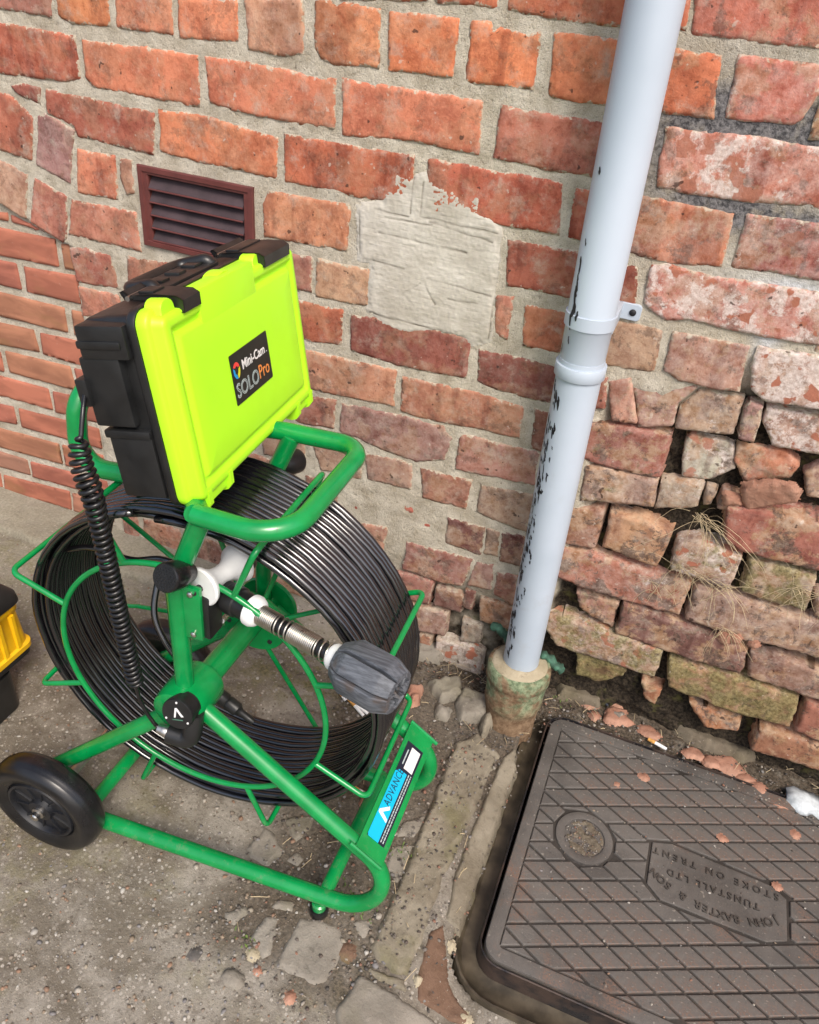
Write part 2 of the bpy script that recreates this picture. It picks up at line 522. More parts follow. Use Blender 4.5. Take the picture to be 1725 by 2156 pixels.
def mat_iron(name='cast_iron', k=1.0):
    n = NT(name)
    n1 = n.noise(9, 6, 0.6); n2 = n.noise(60, 6, 0.65); n3 = n.noise(300, 5, 0.65)
    c = n.mix(n.ramp(n1, 0.3, 0.7), (0.074, 0.067, 0.061), (0.125, 0.114, 0.103))
    c = n.mix(n.ramp(n2, 0.58, 0.74, 0, 0.4), c, (0.15, 0.085, 0.052))
    c = n.mix(n.ramp(n2, 0.46, 0.30, 0, 0.6), c, (0.085, 0.085, 0.08))
    c = n.mix(n.ramp(n.noise(4, 5, 0.6), 0.52, 0.68, 0, 0.55), c, n.mix(1.0, c, (0.55, 0.52, 0.5), 'MULTIPLY'))
    c = n.mix(n.ramp(n3, 0.60, 0.74, 0, 0.55), c, (0.28, 0.245, 0.20))
    c = n.mix(n.ramp(n3, 0.40, 0.28, 0, 0.6), c, (0.03, 0.026, 0.022))
    c = n.mix(n.math('MULTIPLY', n.ramp(n.noise(7, 6, 0.65), 0.53, 0.66), n.ramp(n3, 0.40, 0.60)), c, (0.165, 0.098, 0.070))
    c = n.mix(n.ramp(n.noise(130, 3, 0.5), 0.66, 0.72, 0, 0.6), c, (0.26, 0.235, 0.20))
    if k != 1.0: c = n.mix(1.0, c, (k, k * 0.95, k * 0.9), 'MULTIPLY')
    nm = n.bump(n2, 0.4, 0.002)
    nm = n.bump(n3, 0.7, 0.0012, nm)
    return n.fin(c, n.ramp(n2, 0.3, 0.7, 0.52, 0.8), nm, Specular_IOR_Level=0.45)

def mat_worn_iron():
    n = NT('polished_iron_edge')
    n1 = n.noise(18, 6, 0.6); n3 = n.noise(240, 5, 0.65)
    c = n.mix(n.ramp(n1, 0.40, 0.62), (0.022, 0.022, 0.025), (0.075, 0.052, 0.042))
    c = n.mix(n.ramp(n3, 0.66, 0.76, 0, 0.5), c, (0.35, 0.34, 0.32))
    return n.fin(c, n.ramp(n1, 0.35, 0.65, 0.20, 0.5), n.bump(n3, 0.35, 0.0008), Metallic=0.35)

def mat_socket():
    n = NT('mossy_clay')
    n1 = n.noise(17, 7, 0.65, None, 0.6); n2 = n.noise(80, 6, 0.68); n3 = n.noise(320, 4, 0.7)
    sx = n.t.nodes.new('ShaderNodeSeparateXYZ'); n.t.links.new(n.co(), sx.inputs[0])
    c = n.mix(n.ramp(n2, 0.32, 0.68), (0.13, 0.078, 0.045), (0.27, 0.185, 0.115))
    up = n.ramp(sx.outputs[2], -0.01, 0.045)
    gf = n.math('MULTIPLY', n.ramp(n1, 0.43, 0.58, 0, 0.75), up)
    c = n.mix(gf, c, n.mix(n.ramp(n2, 0.35, 0.65), (0.085, 0.155, 0.085), (0.27, 0.37, 0.23)))
    c = n.mix(n.ramp(n3, 0.62, 0.74, 0, 0.5), c, (0.36, 0.31, 0.22))
    c = n.mix(n.ramp(n3, 0.38, 0.28, 0, 0.6), c, (0.035, 0.026, 0.018))
    nm = n.bump(n2, 0.5, 0.003)
    return n.fin(c, 0.88, n.bump(n3, 0.6, 0.0012, nm), Specular_IOR_Level=0.25)

def mat_pipe():
    n = NT('grey_plastic_pipe')
    n1 = n.noise(6, 4, 0.5); n2 = n.noise(40, 5, 0.65); n3 = n.noise(22, 6, 0.7)
    sx = n.t.nodes.new('ShaderNodeSeparateXYZ'); n.t.links.new(n.co(), sx.inputs[0])
    c = n.mix(n.ramp(n1, 0.3, 0.7), (0.39, 0.455, 0.53), (0.45, 0.515, 0.595))
    gr = n.math('MULTIPLY', n.ramp(n3, 0.55, 0.75, 0, 0.5), n.ramp(sx.outputs[2], 0.75, 0.15))
    c = n.mix(gr, c, (0.36, 0.37, 0.38))
    c = n.mix(n.ramp(n2, 0.72, 0.8, 0, 0.4), c, (0.25, 0.24, 0.22))
    return n.fin(c, 0.38, n.bump(n2, 0.05, 0.0006), Specular_IOR_Level=0.45)

M = {}
def make_mats():
    M['brick'] = mat_brick(); M['infill'] = mat_infill(); M['mortar'] = mat_mortar(); M['patch'] = mat_patch()
    M['ground'] = mat_ground(); M['iron'] = mat_iron(); M['iron_edge'] = mat_worn_iron(); M['iron_dirt'] = mat_iron('dirt_filled_iron', 0.36); M['iron_letter'] = mat_iron('letter_iron', 0.55)
    M['flange'] = plain('wet_silted_iron', (0.060, 0.048, 0.032), 0.42, 0.5, 28, 0.3, 160)
    M['socket'] = mat_socket(); M['pipe'] = mat_pipe()
    M['slab'] = mat_stone('grey_flagstone', (0.185, 0.165, 0.135), (0.275, 0.25, 0.21), 0.3, 0.25)
    M['kerb'] = mat_stone('old_kerb_concrete', (0.17, 0.145, 0.105), (0.265, 0.235, 0.18), 0.6, 0.6)
    M['rust_stone'] = mat_stone('iron_stained_brick', (0.12, 0.070, 0.045), (0.185, 0.115, 0.078), 0.7, 0.6)
    M['haunch'] = mat_stone('mortar_fillet', (0.32, 0.27, 0.18), (0.46, 0.40, 0.29), 0.4, 0.3)
    M['dirt'] = mat_stone('packed_dirt', (0.10, 0.08, 0.058), (0.20, 0.17, 0.125), 0.9, 0.2)
    g = NT('green_enamel')
    gn = g.noise(30, 4)
    gc = g.mix(g.ramp(gn, 0.3, 0.7), (0.000, 0.215, 0.048), (0.002, 0.275, 0.065))
    gs = g.math('MULTIPLY', g.ramp(g.noise(150, 5, 0.7), 0.70, 0.76), 0.5)
    gc = g.mix(gs, gc, (0.10, 0.30, 0.14))
    gz = g.t.nodes.new('ShaderNodeSeparateXYZ'); g.t.links.new(g.co(), gz.inputs[0])
    dust = g.math('MULTIPLY', g.ramp(g.noise(60, 6, 0.7), 0.52, 0.72), g.ramp(gz.outputs[2], 0.30, 0.0, 0, 0.45))
    gc = g.mix(dust, gc, (0.16, 0.135, 0.10))
    gc = g.mix(g.math('MULTIPLY', g.ramp(g.noise(210, 3, 0.5), 0.73, 0.75), 0.8), gc, (0.03, 0.05, 0.03))
    M['green'] = g.fin(gc, 0.27, g.bump(g.noise(90, 2), 0.03, 0.0008), Coat_Weight=0.35, Coat_Roughness=0.12)
    M['black'] = plain('black_plastic', (0.012, 0.0125, 0.013), 0.38, 0.25, 40, 0.12, 900)
    M['rubber'] = plain('black_rubber', (0.009, 0.009, 0.010), 0.30, 0.3, 30, 0.1, 500)
    M['hub_black'] = plain('wheel_plastic', (0.008, 0.009, 0.012), 0.45, 0.3, 40)
    cb = NT('cable_sheath')
    cc = cb.mix(cb.ramp(cb.noise(25, 5), 0.35, 0.7), (0.004, 0.004, 0.006), (0.009, 0.009, 0.011))
    M['cable'] = cb.fin(cc, cb.ramp(cb.noise(40, 4), 0.3, 0.7, 0.13, 0.22), None, Specular_IOR_Level=1.0, Coat_Weight=0.5, Coat_Roughness=0.12)
    M['lime'] = plain('fluorescent_plastic', (0.45, 0.91, 0.022), 0.40, 0.015, 25, 0.05, 700, Specular_IOR_Level=0.35)
    M['yellow'] = plain('yellow_plastic', (0.78, 0.46, 0.008), 0.42, 0.06, 40, 0.05, 500)
    M['white'] = plain('white_plastic', (0.72, 0.73, 0.73), 0.45, 0.06, 50)
    M['paper'] = plain('white_print', (0.75, 0.75, 0.74), 0.5, 0.02)
    M['navy'] = plain('navy_print', (0.010, 0.014, 0.030), 0.4, 0.1)
    M['cyan'] = plain('cyan_print', (0.0, 0.44, 0.72), 0.4, 0.02)
    M['black_print'] = plain('black_print', (0.010, 0.014, 0.013), 0.35, 0.1)
    M['silver_print'] = plain('silver_print', (0.42, 0.50, 0.50), 0.4, 0.03)
    M['orange_print'] = plain('orange_print', (0.72, 0.26, 0.06), 0.4, 0.03)
    M['red_print'] = plain('red_print', (0.75, 0.06, 0.05), 0.4, 0.03)
    M['blue_print'] = plain('blue_print', (0.01, 0.30, 0.65), 0.4, 0.03)
    M['lime_print'] = plain('yellow_print', (0.65, 0.62, 0.02), 0.4, 0.03)
    M['steel'] = plain('steel', (0.55, 0.53, 0.50), 0.3, 0.12, 80, Metallic=1.0)
    M['spring'] = plain('spring_steel', (0.62, 0.58, 0.52), 0.33, 0.12, 120, Metallic=1.0)
    M['vent'] = plain('red_brown_plastic', (0.115, 0.030, 0.026), 0.5, 0.15, 30, 0.1, 300)
    M['slat'] = plain('weathered_slat', (0.052, 0.034, 0.038), 0.55, 0.3, 22, 0.2, 200)
    sk = NT('scuffed_skid')
    mpn = sk.t.nodes.new('ShaderNodeMapping')
    mpn.inputs['Rotation'].default_value = (0, 0.15, -0.2); mpn.inputs['Scale'].default_value = (0.08, 1, 1)
    sk.t.links.new(sk.co(), mpn.inputs[0])
    sn = sk.noise(260, 5, 0.65, mpn.outputs[0])
    sc2 = sk.mix(sk.ramp(sn, 0.3, 0.75), (0.042, 0.047, 0.057), (0.135, 0.148, 0.170))
    sc2 = sk.mix(sk.ramp(sk.noise(30, 5), 0.58, 0.7, 0, 0.5), sc2, (0.10, 0.065, 0.045))
    M['skid'] = sk.fin(sc2, 0.58, sk.bump(sn, 0.3, 0.0008))
    M['clay'] = mat_stone('broken_brick', (0.29, 0.135, 0.088), (0.45, 0.26, 0.185), 0.6, 0.0)
    M['lichen'] = plain('lichen', (0.20, 0.17, 0.14), 0.9, 0.5, 120, 0.5, 300)
    M['chip'] = plain('dark_underlayer', (0.012, 0.012, 0.016), 0.6, 0.3, 100)
    M['filter'] = plain('cork_paper', (0.55, 0.28, 0.07), 0.8, 0.2, 200)
    M['ash'] = plain('ash', (0.04, 0.035, 0.03), 0.9, 0.3, 300)
    M['straw'] = plain('dry_straw', (0.46, 0.37, 0.23), 0.8, 0.25, 60)
    M['leaf'] = plain('weed_leaf', (0.10, 0.16, 0.03), 0.6, 0.3, 60)
    M['copper'] = plain('green_scale', (0.045, 0.12, 0.08), 0.75, 0.5, 60, 0.5, 200)
    M['rag'] = plain('grey_rag', (0.50, 0.54, 0.56), 0.85, 0.25, 60, 0.6, 220)
    pb = NT('pebble_mix')
    M['pebble'] = pb.fin(pb.mix(pb.ramp(pb.noise(300, 4), 0.3, 0.7, 0.0, 0.35), pb.attr('tone', 'GEOMETRY', 'Color'), (0.12, 0.10, 0.08)), 0.8)
make_mats()

# ------------------------------------------------------------------ measured outlines of the bricks (x, z in mm), colour, bloom, moss, roughness, proud, machine-made
BRICKS = [
  ([609,1165,696,1173,698,1151,611,1148],'c46442',0,0,1.2,0,0),
  ([465,1164,598,1169,600,1148,534,1143,467,1138],'be5f40',0,0,1.2,0,0),
  ([708,1181,861,1196,874,1147,784,1147,739,1148,713,1151],'b85c3e',0,0,1.2,0,0),
  ([896,1194,936,1198,940,1184,943,1153,937,1153,899,1153],'ba5c40',0,0,1.2,0,0),
  ([942,1203,1109,1210,1132,1153,1111,1152,951,1149],'ba5c48',0.2,0,2,0,0),
  ([-195,1087,-39,1102,-50,1061,-103,1062,-203,1060],'a05c4e',0.1,0,1.2,0,0),
  ([-30,1099,70,1109,66,1062,-4,1056,-36,1065],'ce7648',0,0,1.5,0,0),
  ([83,1108,186,1116,184,1063,79,1061],'d27858',0,0,1.2,0,0),
  ([195,1113,300,1119,299,1067,195,1059],'d67854',0,0,1.2,0,0),
  ([312,1124,408,1131,413,1065,380,1057,317,1058],'c28266',0.15,0,2.5,0,0),
  ([428,1132,454,1135,462,1127,472,1134,530,1133,532,1061,465,1056,439,1061,429,1074],'d37c52',0,0,1.5,0,0),
  ([543,1132,646,1134,646,1103,646,1062,548,1060],'d77246',0,0,1.2,0,0),
  ([663,1133,692,1134,698,1124,706,1130,742,1125,760,1132,765,1087,763,1063,665,1060],'de784a',0,0,1.2,0,0),
  ([778,1133,868,1134,871,1058,793,1057,786,1060],'d07048',0,0,1.5,0,0),
  ([903,1132,943,1132,994,1132,999,1095,1005,1062,960,1059,910,1061],'c06240',0,0,4,0,0),
  ([1013,1134,1110,1135,1118,1104,1110,1075,1101,1068,1018,1063],'be6252',0.4,0,1.5,0,0),
  ([-207,1043,-157,1042,-6,1040,-5,976,-42,969,-178,964,-230,963],'b85a40',0.05,0,1.2,0,0),
  ([7,1036,228,1041,225,967,20,969,6,983],'cc6e4e',0,0,1.2,0,0),
  ([239,1041,352,1040,465,1037,465,970,360,968,244,975],'cc6e50',0,0,1.2,0,0),
  ([476,1040,580,1040,693,1039,699,970,587,972,480,964],'ce7052',0,0,1.2,0,0),
  ([721,1038,886,1037,889,968,801,966,722,970],'b05c48',0.12,0.05,3.5,0,0),
  ([950,1043,1056,1048,1165,1049,1190,976,1134,978,1068,970,1008,968,958,970,952,1005],'c06c58',0.55,0,1.8,0,0),
  ([-161,946,-135,956,-97,951,-101,926,-151,938],'a05448',0,0,1.2,0,0),
  ([-83,953,20,950,138,948,129,881,90,881,-28,886,-33,901,-88,914],'a65240',0,0,0.5,0,0),
  ([145,953,216,956,266,953,367,942,367,880,304,883,229,882,143,889],'ce704a',0,0,1.8,0,0),
  ([378,950,558,953,599,953,604,880,515,878,380,879],'b85a3c',0,0,1.2,0,0),
  ([623,952,828,954,838,881,818,881,626,877],'b65640',0,0,1.2,0,0),
  ([848,950,919,952,926,878,851,880],'b2543e',0,0,1.2,0,0),
  ([937,954,1005,955,1066,953,1069,934,1072,883,1016,875,939,875],'bc6a4a',0.25,0,1.8,0,0),
  ([1083,955,1135,958,1196,962,1223,891,1154,888,1085,885],'ac5c52',0.5,0,1.5,0,0),
  ([-248,936,-165,932,-121,903,-140,827,-207,835,-274,847],'ba644c',0,0,1.2,0,0),
  ([-111,905,-90,914,-34,895,-60,802,-132,823],'9e6a68',0.1,0,1,0,0),
  ([-33,864,46,866,42,792,-47,788],'d07456',0,0,3,0,0),
  ([57,864,82,865,80,810,64,803,54,832],'aa7460',0,0,2,0,0),
  ([351,860,425,861,497,863,500,853,495,790,389,786,342,784,338,835],'c87a56',0.05,0,3,0,0),
  ([762,860,880,864,885,794,773,791],'a04e3c',0,0,1.2,0,0),
  ([898,862,960,857,972,802,900,793],'9e5242',0,0,1.2,0,0),
  ([978,865,999,871,1038,867,1205,874,1221,874,1233,805,1216,802,1159,799,1056,801,1021,791,983,810],'ba6a5c',0.65,0,1.6,2,0),
  ([-278,833,-215,818,-164,804,-155,803,-180,718,-191,719,-237,735,-301,753],'be846c',0.1,0,1.5,0,0),
  ([-141,799,-70,778,-89,700,-100,689,-121,697,-170,714],'ba6452',0,0,1.2,0,0),
  ([-61,773,-9,775,80,777,82,707,-82,707],'c46c54',0,0,1.2,0,0),
  ([358,763,433,767,433,706,377,705],'a65e50',0,0,1.2,0,0),
  ([442,767,539,768,541,705,442,700],'c88a68',0.05,0,1,0,0),
  ([-85,682,-38,687,8,684,23,623,-79,616],'a85242',0,0,1.5,0,0),
  ([49,692,187,700,199,634,43,621],'ae624c',0,0,1.2,0,0),
  ([396,687,494,687,494,624,400,613],'bc5632',0,0,1.2,0,0),
  ([759,772,787,776,788,704,765,710],'c86e56',0.1,0,1.2,0,0),
  ([805,768,904,772,904,705,817,701],'c4603a',0,0,1.2,0,0),
  ([939,772,978,776,1021,776,1023,733,1025,708,945,700],'b68468',0.1,0,1.2,0,0),
  ([1035,777,1145,781,1152,710,1113,704,1067,705,1038,714],'b67460',0.4,0,2,2,0),
  ([1156,782,1190,785,1265,790,1294,716,1261,712,1191,706,1169,717,1156,752],'ba8070',0.8,0,3,3,0),
  ([1225,833,1257,834,1272,795,1230,794],'b47864',0.4,0,2,0,0),
  ([-78,608,19,610,23,556,-78,546],'c46c54',0,0,1.2,0,0),
  ([511,684,554,687,728,693,730,620,667,615,602,612,512,618],'964236',0.05,0,1.2,0,0),
  ([744,677,882,681,884,615,798,611,750,620],'883a30',0.1,0,1.2,0,0),
  ([920,678,959,681,968,627,930,621],'a85444',0,0,1.2,0,0),
  ([964,674,993,690,1023,617,982,611],'be745e',0.2,0,3,0,0),
  ([996,695,1068,700,1095,699,1073,666,1077,627,1028,610],'b07466',0.35,0,4,-4,0),
  ([1099,696,1164,697,1168,635,1082,621,1080,660],'926858',0.2,0.1,6,-8,0),
  ([1173,697,1193,694,1200,633,1178,632,1170,680],'a46c68',0.1,0,3,-3,0),
  ([1201,691,1273,695,1302,698,1325,639,1228,632,1204,667],'a46042',0.7,0,6,-10,0),
  ([397,596,440,597,603,603,605,532,454,521,391,518],'c67858',0.05,0,1.2,0,0),
  ([615,593,756,601,822,595,836,593,839,535,755,531,654,520,618,527],'ba6a4e',0.05,0,2,0,0),
  ([855,596,928,599,933,521,864,521],'965442',0,0,1.2,0,0),
  ([938,598,1080,610,1084,532,1011,525,947,528],'a65040',0.1,0,1.2,0,0),
  ([1105,611,1176,615,1189,575,1161,544,1117,536,1106,591],'ae9e8e',0.6,0.25,7,-18,0),
  ([1181,615,1252,625,1278,606,1271,584,1210,558,1185,589],'b65c36',0.05,0,8,-16,0),
  ([1289,595,1304,614,1330,617,1352,559,1308,556],'a46e62',0.3,0,6,-22,0),
  ([408,504,490,512,486,451,402,441],'b66856',0,0,1.2,0,0),
  ([499,509,542,514,648,518,703,518,721,500,712,451,658,430,593,435,557,441,500,448],'9a6058',0.15,0,2,0,0),
  ([734,514,839,516,879,519,883,451,810,444,735,437],'ac6456',0.1,0,1.5,0,0),
  ([960,519,1012,523,1081,526,1089,474,1012,457,967,445],'a87a68',0.35,0,3,1,0),
  ([1088,524,1153,539,1158,489,1093,464],'9e806c',0.3,0.1,4,-12,0),
  ([1158,532,1178,529,1175,503,1164,496],'967a6c',0.3,0,4,-10,0),
  ([1185,528,1215,527,1222,504,1186,498],'b27058',0.2,0,4,-8,0),
  ([440,406,548,414,551,355,463,351],'ac7a62',0.1,0,1.2,0,0),
  ([328,400,427,406,428,355,334,344],'b0785e',0.1,0,1.2,0,0),
  ([555,418,652,425,655,365,565,362],'a6705e',0.1,0,1.2,0,0),
  ([670,418,770,424,768,358,679,355],'aa624a',0.05,0,1.2,0,0),
  ([788,421,888,433,888,347,805,355,788,360],'a47860',0.1,0,1.2,0,0),
  ([928,423,1013,441,1017,353,945,344],'a0624a',0.05,0,1.2,0,0),
  ([1021,442,1076,443,1132,429,1128,355,1026,362],'ba7c56',0.12,0.12,1.8,0,0),
  ([1143,419,1174,430,1252,425,1254,354,1149,358],'a87a60',0.55,0.15,2,0,0),
  ([1265,423,1342,429,1373,428,1379,355,1270,355],'9c7a5c',0.35,0.5,2,0,0),
  ([1198,513,1235,520,1365,534,1399,445,1368,442,1250,437,1215,451],'a45042',0.1,0.05,1.5,3,0),
  ([1382,393,1429,395,1446,352,1393,351],'a06e56',0.3,0.2,2,0,0),
  ([508,321,572,346,653,343,702,343,724,323,720,275,681,269,626,273,525,273],'bc4a38',0,0,5,-6,0),
  ([429,326,503,329,502,277,431,268],'a66452',0,0,1.2,0,0),
  ([735,330,811,331,812,264,735,265],'723430',0,0,0.6,0,0),
  ([813,330,840,330,847,271,815,269],'a47a64',0.1,0,0.8,0,0),
  ([843,333,891,338,892,265,849,264],'72342e',0,0,0.6,0,0),
  ([935,335,1001,346,1132,341,1192,343,1195,267,1095,262,1011,263,949,269],'ae5a42',0.15,0.05,2,2,0),
  ([1199,339,1281,343,1404,344,1439,344,1470,264,1400,270,1296,258,1202,264],'9e6e5a',0.4,0.22,2,3,0),
  ([497,243,615,261,611,190,500,178],'b26e5a',0,0,1.2,0,0),
  ([659,241,726,246,802,250,786,174,740,164,655,169],'9a544a',0.1,0,1.6,0,0),
  ([805,248,840,253,848,187,794,178],'9e665c',0.1,0,1.2,0,0),
  ([848,236,893,246,897,165,849,179],'9e5846',0.05,0.05,2,0,0),
  ([1005,244,1085,253,1089,185,1040,197,1015,207],'a26454',0.15,0.05,5,-4,0),
  ([1090,260,1155,256,1325,244,1331,183,1322,179,1192,175,1095,181],'865048',0.08,0.08,1.6,3,0),
  ([1328,237,1383,243,1478,244,1503,178,1461,176,1339,177],'925e4a',0.1,0.4,2.2,3,0),
  ([642,156,726,163,723,97,648,93],'a0584e',0,0,1.2,0,0),
  ([731,152,793,152,793,104,733,101],'7a463e',0,0,1,0,0),
  ([794,167,814,167,814,122,794,122],'965a50',0,0,1.2,0,0),
  ([825,161,898,163,899,101,835,100],'a46442',0.05,0.05,2.5,0,0),
  ([949,174,1023,184,1189,178,1194,105,1104,105,996,103,963,137],'a07050',0.45,0.35,2.5,4,0),
  ([1203,160,1318,172,1441,164,1446,95,1353,84,1219,93],'9e6840',0.05,0.55,2.2,4,0),
  ([1449,164,1507,168,1541,81,1455,88],'9c5240',0.05,0,1.6,4,0),
  ([682,82,767,88,768,25,685,12],'a06c5e',0.15,0,2,0,0),
  ([797,85,843,82,843,36,803,23],'968274',0.3,0.1,3,-4,0),
  ([712,7,740,12,743,-69,722,-89],'b06c50',0,0,1.2,0,0),
  ([751,18,806,21,853,17,862,-66,755,-58],'9c887e',0.5,0.05,3.5,6,0),
  ([1038,94,1079,108,1143,94,1140,70,1097,35,1048,34],'826842',0,0.6,5,-8,0),
  ([1173,74,1216,77,1215,25,1187,35],'ac623a',0,0.1,5,-6,0),
  ([1268,66,1369,68,1376,30,1315,11],'a85e2e',0,0.05,5,-6,0),
  ([1400,70,1459,75,1543,75,1567,13,1493,13,1402,5],'9a5a3e',0.05,0.05,1.6,6,0),
  ([-272,714,-232,718,-233,701,-276,699],'ba6246',0,0,0.35,-7,1),
  ([-225,716,-193,709,-142,697,-179,699,-227,701],'b25c46',0,0,0.35,-7,1),
  ([-280,685,-125,688,-126,633,-296,625],'ba6246',0,0,0.35,-7,1),
  ([-112,683,-89,683,-87,633,-112,633],'b26c4a',0,0,0.35,-7,1),
  ([-298,616,-235,619,-233,563,-313,560],'b25c46',0,0,0.35,-7,1),
  ([-218,616,-85,625,-82,566,-221,562],'ba6246',0,0,0.35,-7,1),
  ([-317,546,-130,549,-131,494,-333,489],'b26c4a',0,0,0.35,-7,1),
  ([-114,549,-75,550,-85,494,-115,494],'b26c4a',0,0,0.35,-7,1),
  ([-337,474,-224,479,-218,428,-351,419],'b26c4a',0,0,0.35,-7,1),
  ([-207,477,-79,484,-80,426,-210,426],'ba6246',0,0,0.35,-7,1),
  ([-357,399,-331,402,-333,353,-370,350],'ba6246',0,0,0.35,-7,1),
  ([-317,409,-141,416,-133,360,-317,356],'b26c4a',0,0,0.35,-7,1),
  ([-131,415,-74,417,-74,363,-125,360],'b25c46',0,0,0.35,-7,1),
  ([-373,339,-213,344,-211,290,-387,285],'ba6246',0,0,0.35,-7,1),
  ([-203,341,-77,349,-77,294,-205,287],'b25c46',0,0,0.35,-7,1),
  ([-393,263,-328,267,-328,219,-407,211],'b25c46',0,0,0.35,-7,1),
  ([-314,267,-88,279,-88,226,-317,216],'ba6246',0,0,0.35,-7,1),
  ([-412,193,-213,202,-213,146,-427,135],'b26c4a',0,0,0.35,-7,1),
  ([-204,203,-88,210,-88,153,-204,146],'ba6246',0,0,0.35,-7,1),
  ([-431,123,-322,125,-321,80,-444,73],'a06852',0,0,0.35,-7,1),
  ([-313,123,-88,139,-88,90,-317,77],'b25c46',0,0,0.35,-7,1),
  ([-449,53,-421,55,-424,9,-462,6],'ba6246',0,0,0.35,-7,1),
  ([-412,53,-207,71,-211,14,-419,5],'ba6246',0,0,0.35,-7,1),
  ([-200,69,-75,79,-79,21,-206,13],'b87054',0,0,0.35,-7,1),
]
LEDGE = [[(1208, 560), (1223, 571), (1247, 584), (1274, 588), (1288, 578), (1292, 558), (1261, 538), (1228, 511), (1212, 543)], [(1184, 534), (1212, 535), (1219, 521), (1195, 515)], [(1266, 255), (1275, 264), (1287, 261), (1290, 246), (1281, 237), (1271, 242)], [(1286, 262), (1297, 269), (1305, 263), (1302, 252), (1292, 250)], [(1321, 262), (1328, 267), (1335, 259), (1329, 250), (1323, 253)]]
# ------------------------------------------------------------------ slab pieces (bricks, stones)
def poly_sd(X, Y, poly):
    d = np.full(X.shape, 1e9); ins = np.zeros(X.shape, bool)
    n = len(poly)
    for i in range(n):
        ax, ay = poly[i]; bx, by = poly[(i + 1) % n]
        ex, ey = bx - ax, by - ay
        t = np.clip(((X - ax) * ex + (Y - ay) * ey) / (ex * ex + ey * ey), 0, 1)
        d = np.minimum(d, np.hypot(X - ax - t * ex, Y - ay - t * ey))
        c = ((ay > Y) != (by > Y)) & (X < ex * (Y - ay) / (ey if abs(ey) > 1e-12 else 1e-12) + ax)
        ins ^= c
    return np.where(ins, d, -d)
def seg_d(X, Y, a, b):
    ex, ey = b[0] - a[0], b[1] - a[1]
    t = np.clip(((X - a[0]) * ex + (Y - a[1]) * ey) / (ex * ex + ey * ey), 0, 1)
    return np.hypot(X - a[0] - t * ex, Y - a[1] - t * ey)
def slab_mesh(name, poly, face, depth, rough, edge, jit, step=0.004, fmap=None, seed=0):
    """uneven slab with a worn outline: a fine sheet snapped to the outline, with sides going back by 'depth';
    fmap turns (a, b, outwards) into world"""
    res = step
    x0, x1 = min(p[0] for p in poly) - 2.5 * res, max(p[0] for p in poly) + 2.5 * res
    y0, y1 = min(p[1] for p in poly) - 2.5 * res, max(p[1] for p in poly) + 2.5 * res
    nx, ny = int((x1 - x0) / res) + 1, int((y1 - y0) / res) + 1
    X_, Y_ = np.meshgrid(np.linspace(x0, x1, nx), np.linspace(y0, y1, ny))
    sd = poly_sd(X_, Y_, poly)
    k = 7.0
    sd = sd + jit * (1.3 * fbm(X_ * 45, Y_ * 45, seed, 3) + 0.8 * fbm(X_ * 150, Y_ * 150, seed + 3, 2)) - 0.0006
    gy, gx = np.gradient(sd, Y_[1, 0] - Y_[0, 0], X_[0, 1] - X_[0, 0])
    gl = np.maximum(np.hypot(gx, gy), 0.3)
    near = np.abs(sd) < 0.62 * res
    X2 = np.where(near, X_ - sd * gx / gl / gl, X_); Y2 = np.where(near, Y_ - sd * gy / gl / gl, Y_)
    sd2 = np.where(near, 0.0, sd)
    chip_ = np.clip(fbm(X2 * 38, Y2 * 38, seed + 11, 3) - 0.15, 0, 1) * np.exp(-np.maximum(sd2, 0) / 0.007)
    h = face - edge * (1 - sstep(0, max(1e-4, edge * 1.6), sd2)) - chip_ * edge * 2.5
    h = h + rough * (0.9 * fbm(X2 * 22, Y2 * 22, seed + 5, 3) + 0.55 * fbm(X2 * 85, Y2 * 85, seed + 7, 3)) * sstep(-0.001, 0.004, sd2)
    h = np.where(sd2 < 0, face - depth, h)
    keep = sd2 > -2.2 * res
    me, used = grid_mesh(name, X2, Y2, h, keep=keep)
    co = np.empty(len(me.vertices) * 3, np.float32); me.vertices.foreach_get('co', co)
    w = np.array([tuple(fmap(a_, b_, o_)) for a_, b_, o_ in co.reshape(-1, 3).tolist()], np.float32)
    me.vertices.foreach_set('co', w.ravel())
    at = me.attributes.new('rim', 'FLOAT', 'POINT')
    at.data.foreach_set('value', np.clip(1 - sd2 / 0.011, 0, 1).reshape(-1)[used].astype(np.float32))
    # keep the outer side outward
    c = w.mean(0)
    me.update()
    return me

wall_map = lambda a, b, o: (a, -o, b)
def gz_np(X, Y):
    s = np.clip((X - 0.1) / 1.0, 0, 1)
    return -0.045 * s * s * (3 - 2 * s) - 0.024 * sstep(0.94, 1.02, X) * sstep(-0.10, -0.30, Y) - 0.012 * sstep(0.7, 1.0, X) * sstep(-0.55, -0.66, Y)
def ground_z(x, y):
    return float(gz_np(np.float64(x), np.float64(y)))
ground_map = lambda a, b, o: (a, b, ground_z(a, b) + o)

# ------------------------------------------------------------------ brick wall
wall = thing('brick_wall', 'old red brick wall with crumbling courses and a bricked-up arch behind the hose reel', 'wall', (0.9, 0.0, -0.05))

def grow(poly, e):
    cx_ = sum(p[0] for p in poly) / len(poly); cz_ = sum(p[1] for p in poly) / len(poly)
    return [(a + (e if a > cx_ else -e), b + (e if b > cz_ else -e)) for a, b in poly]

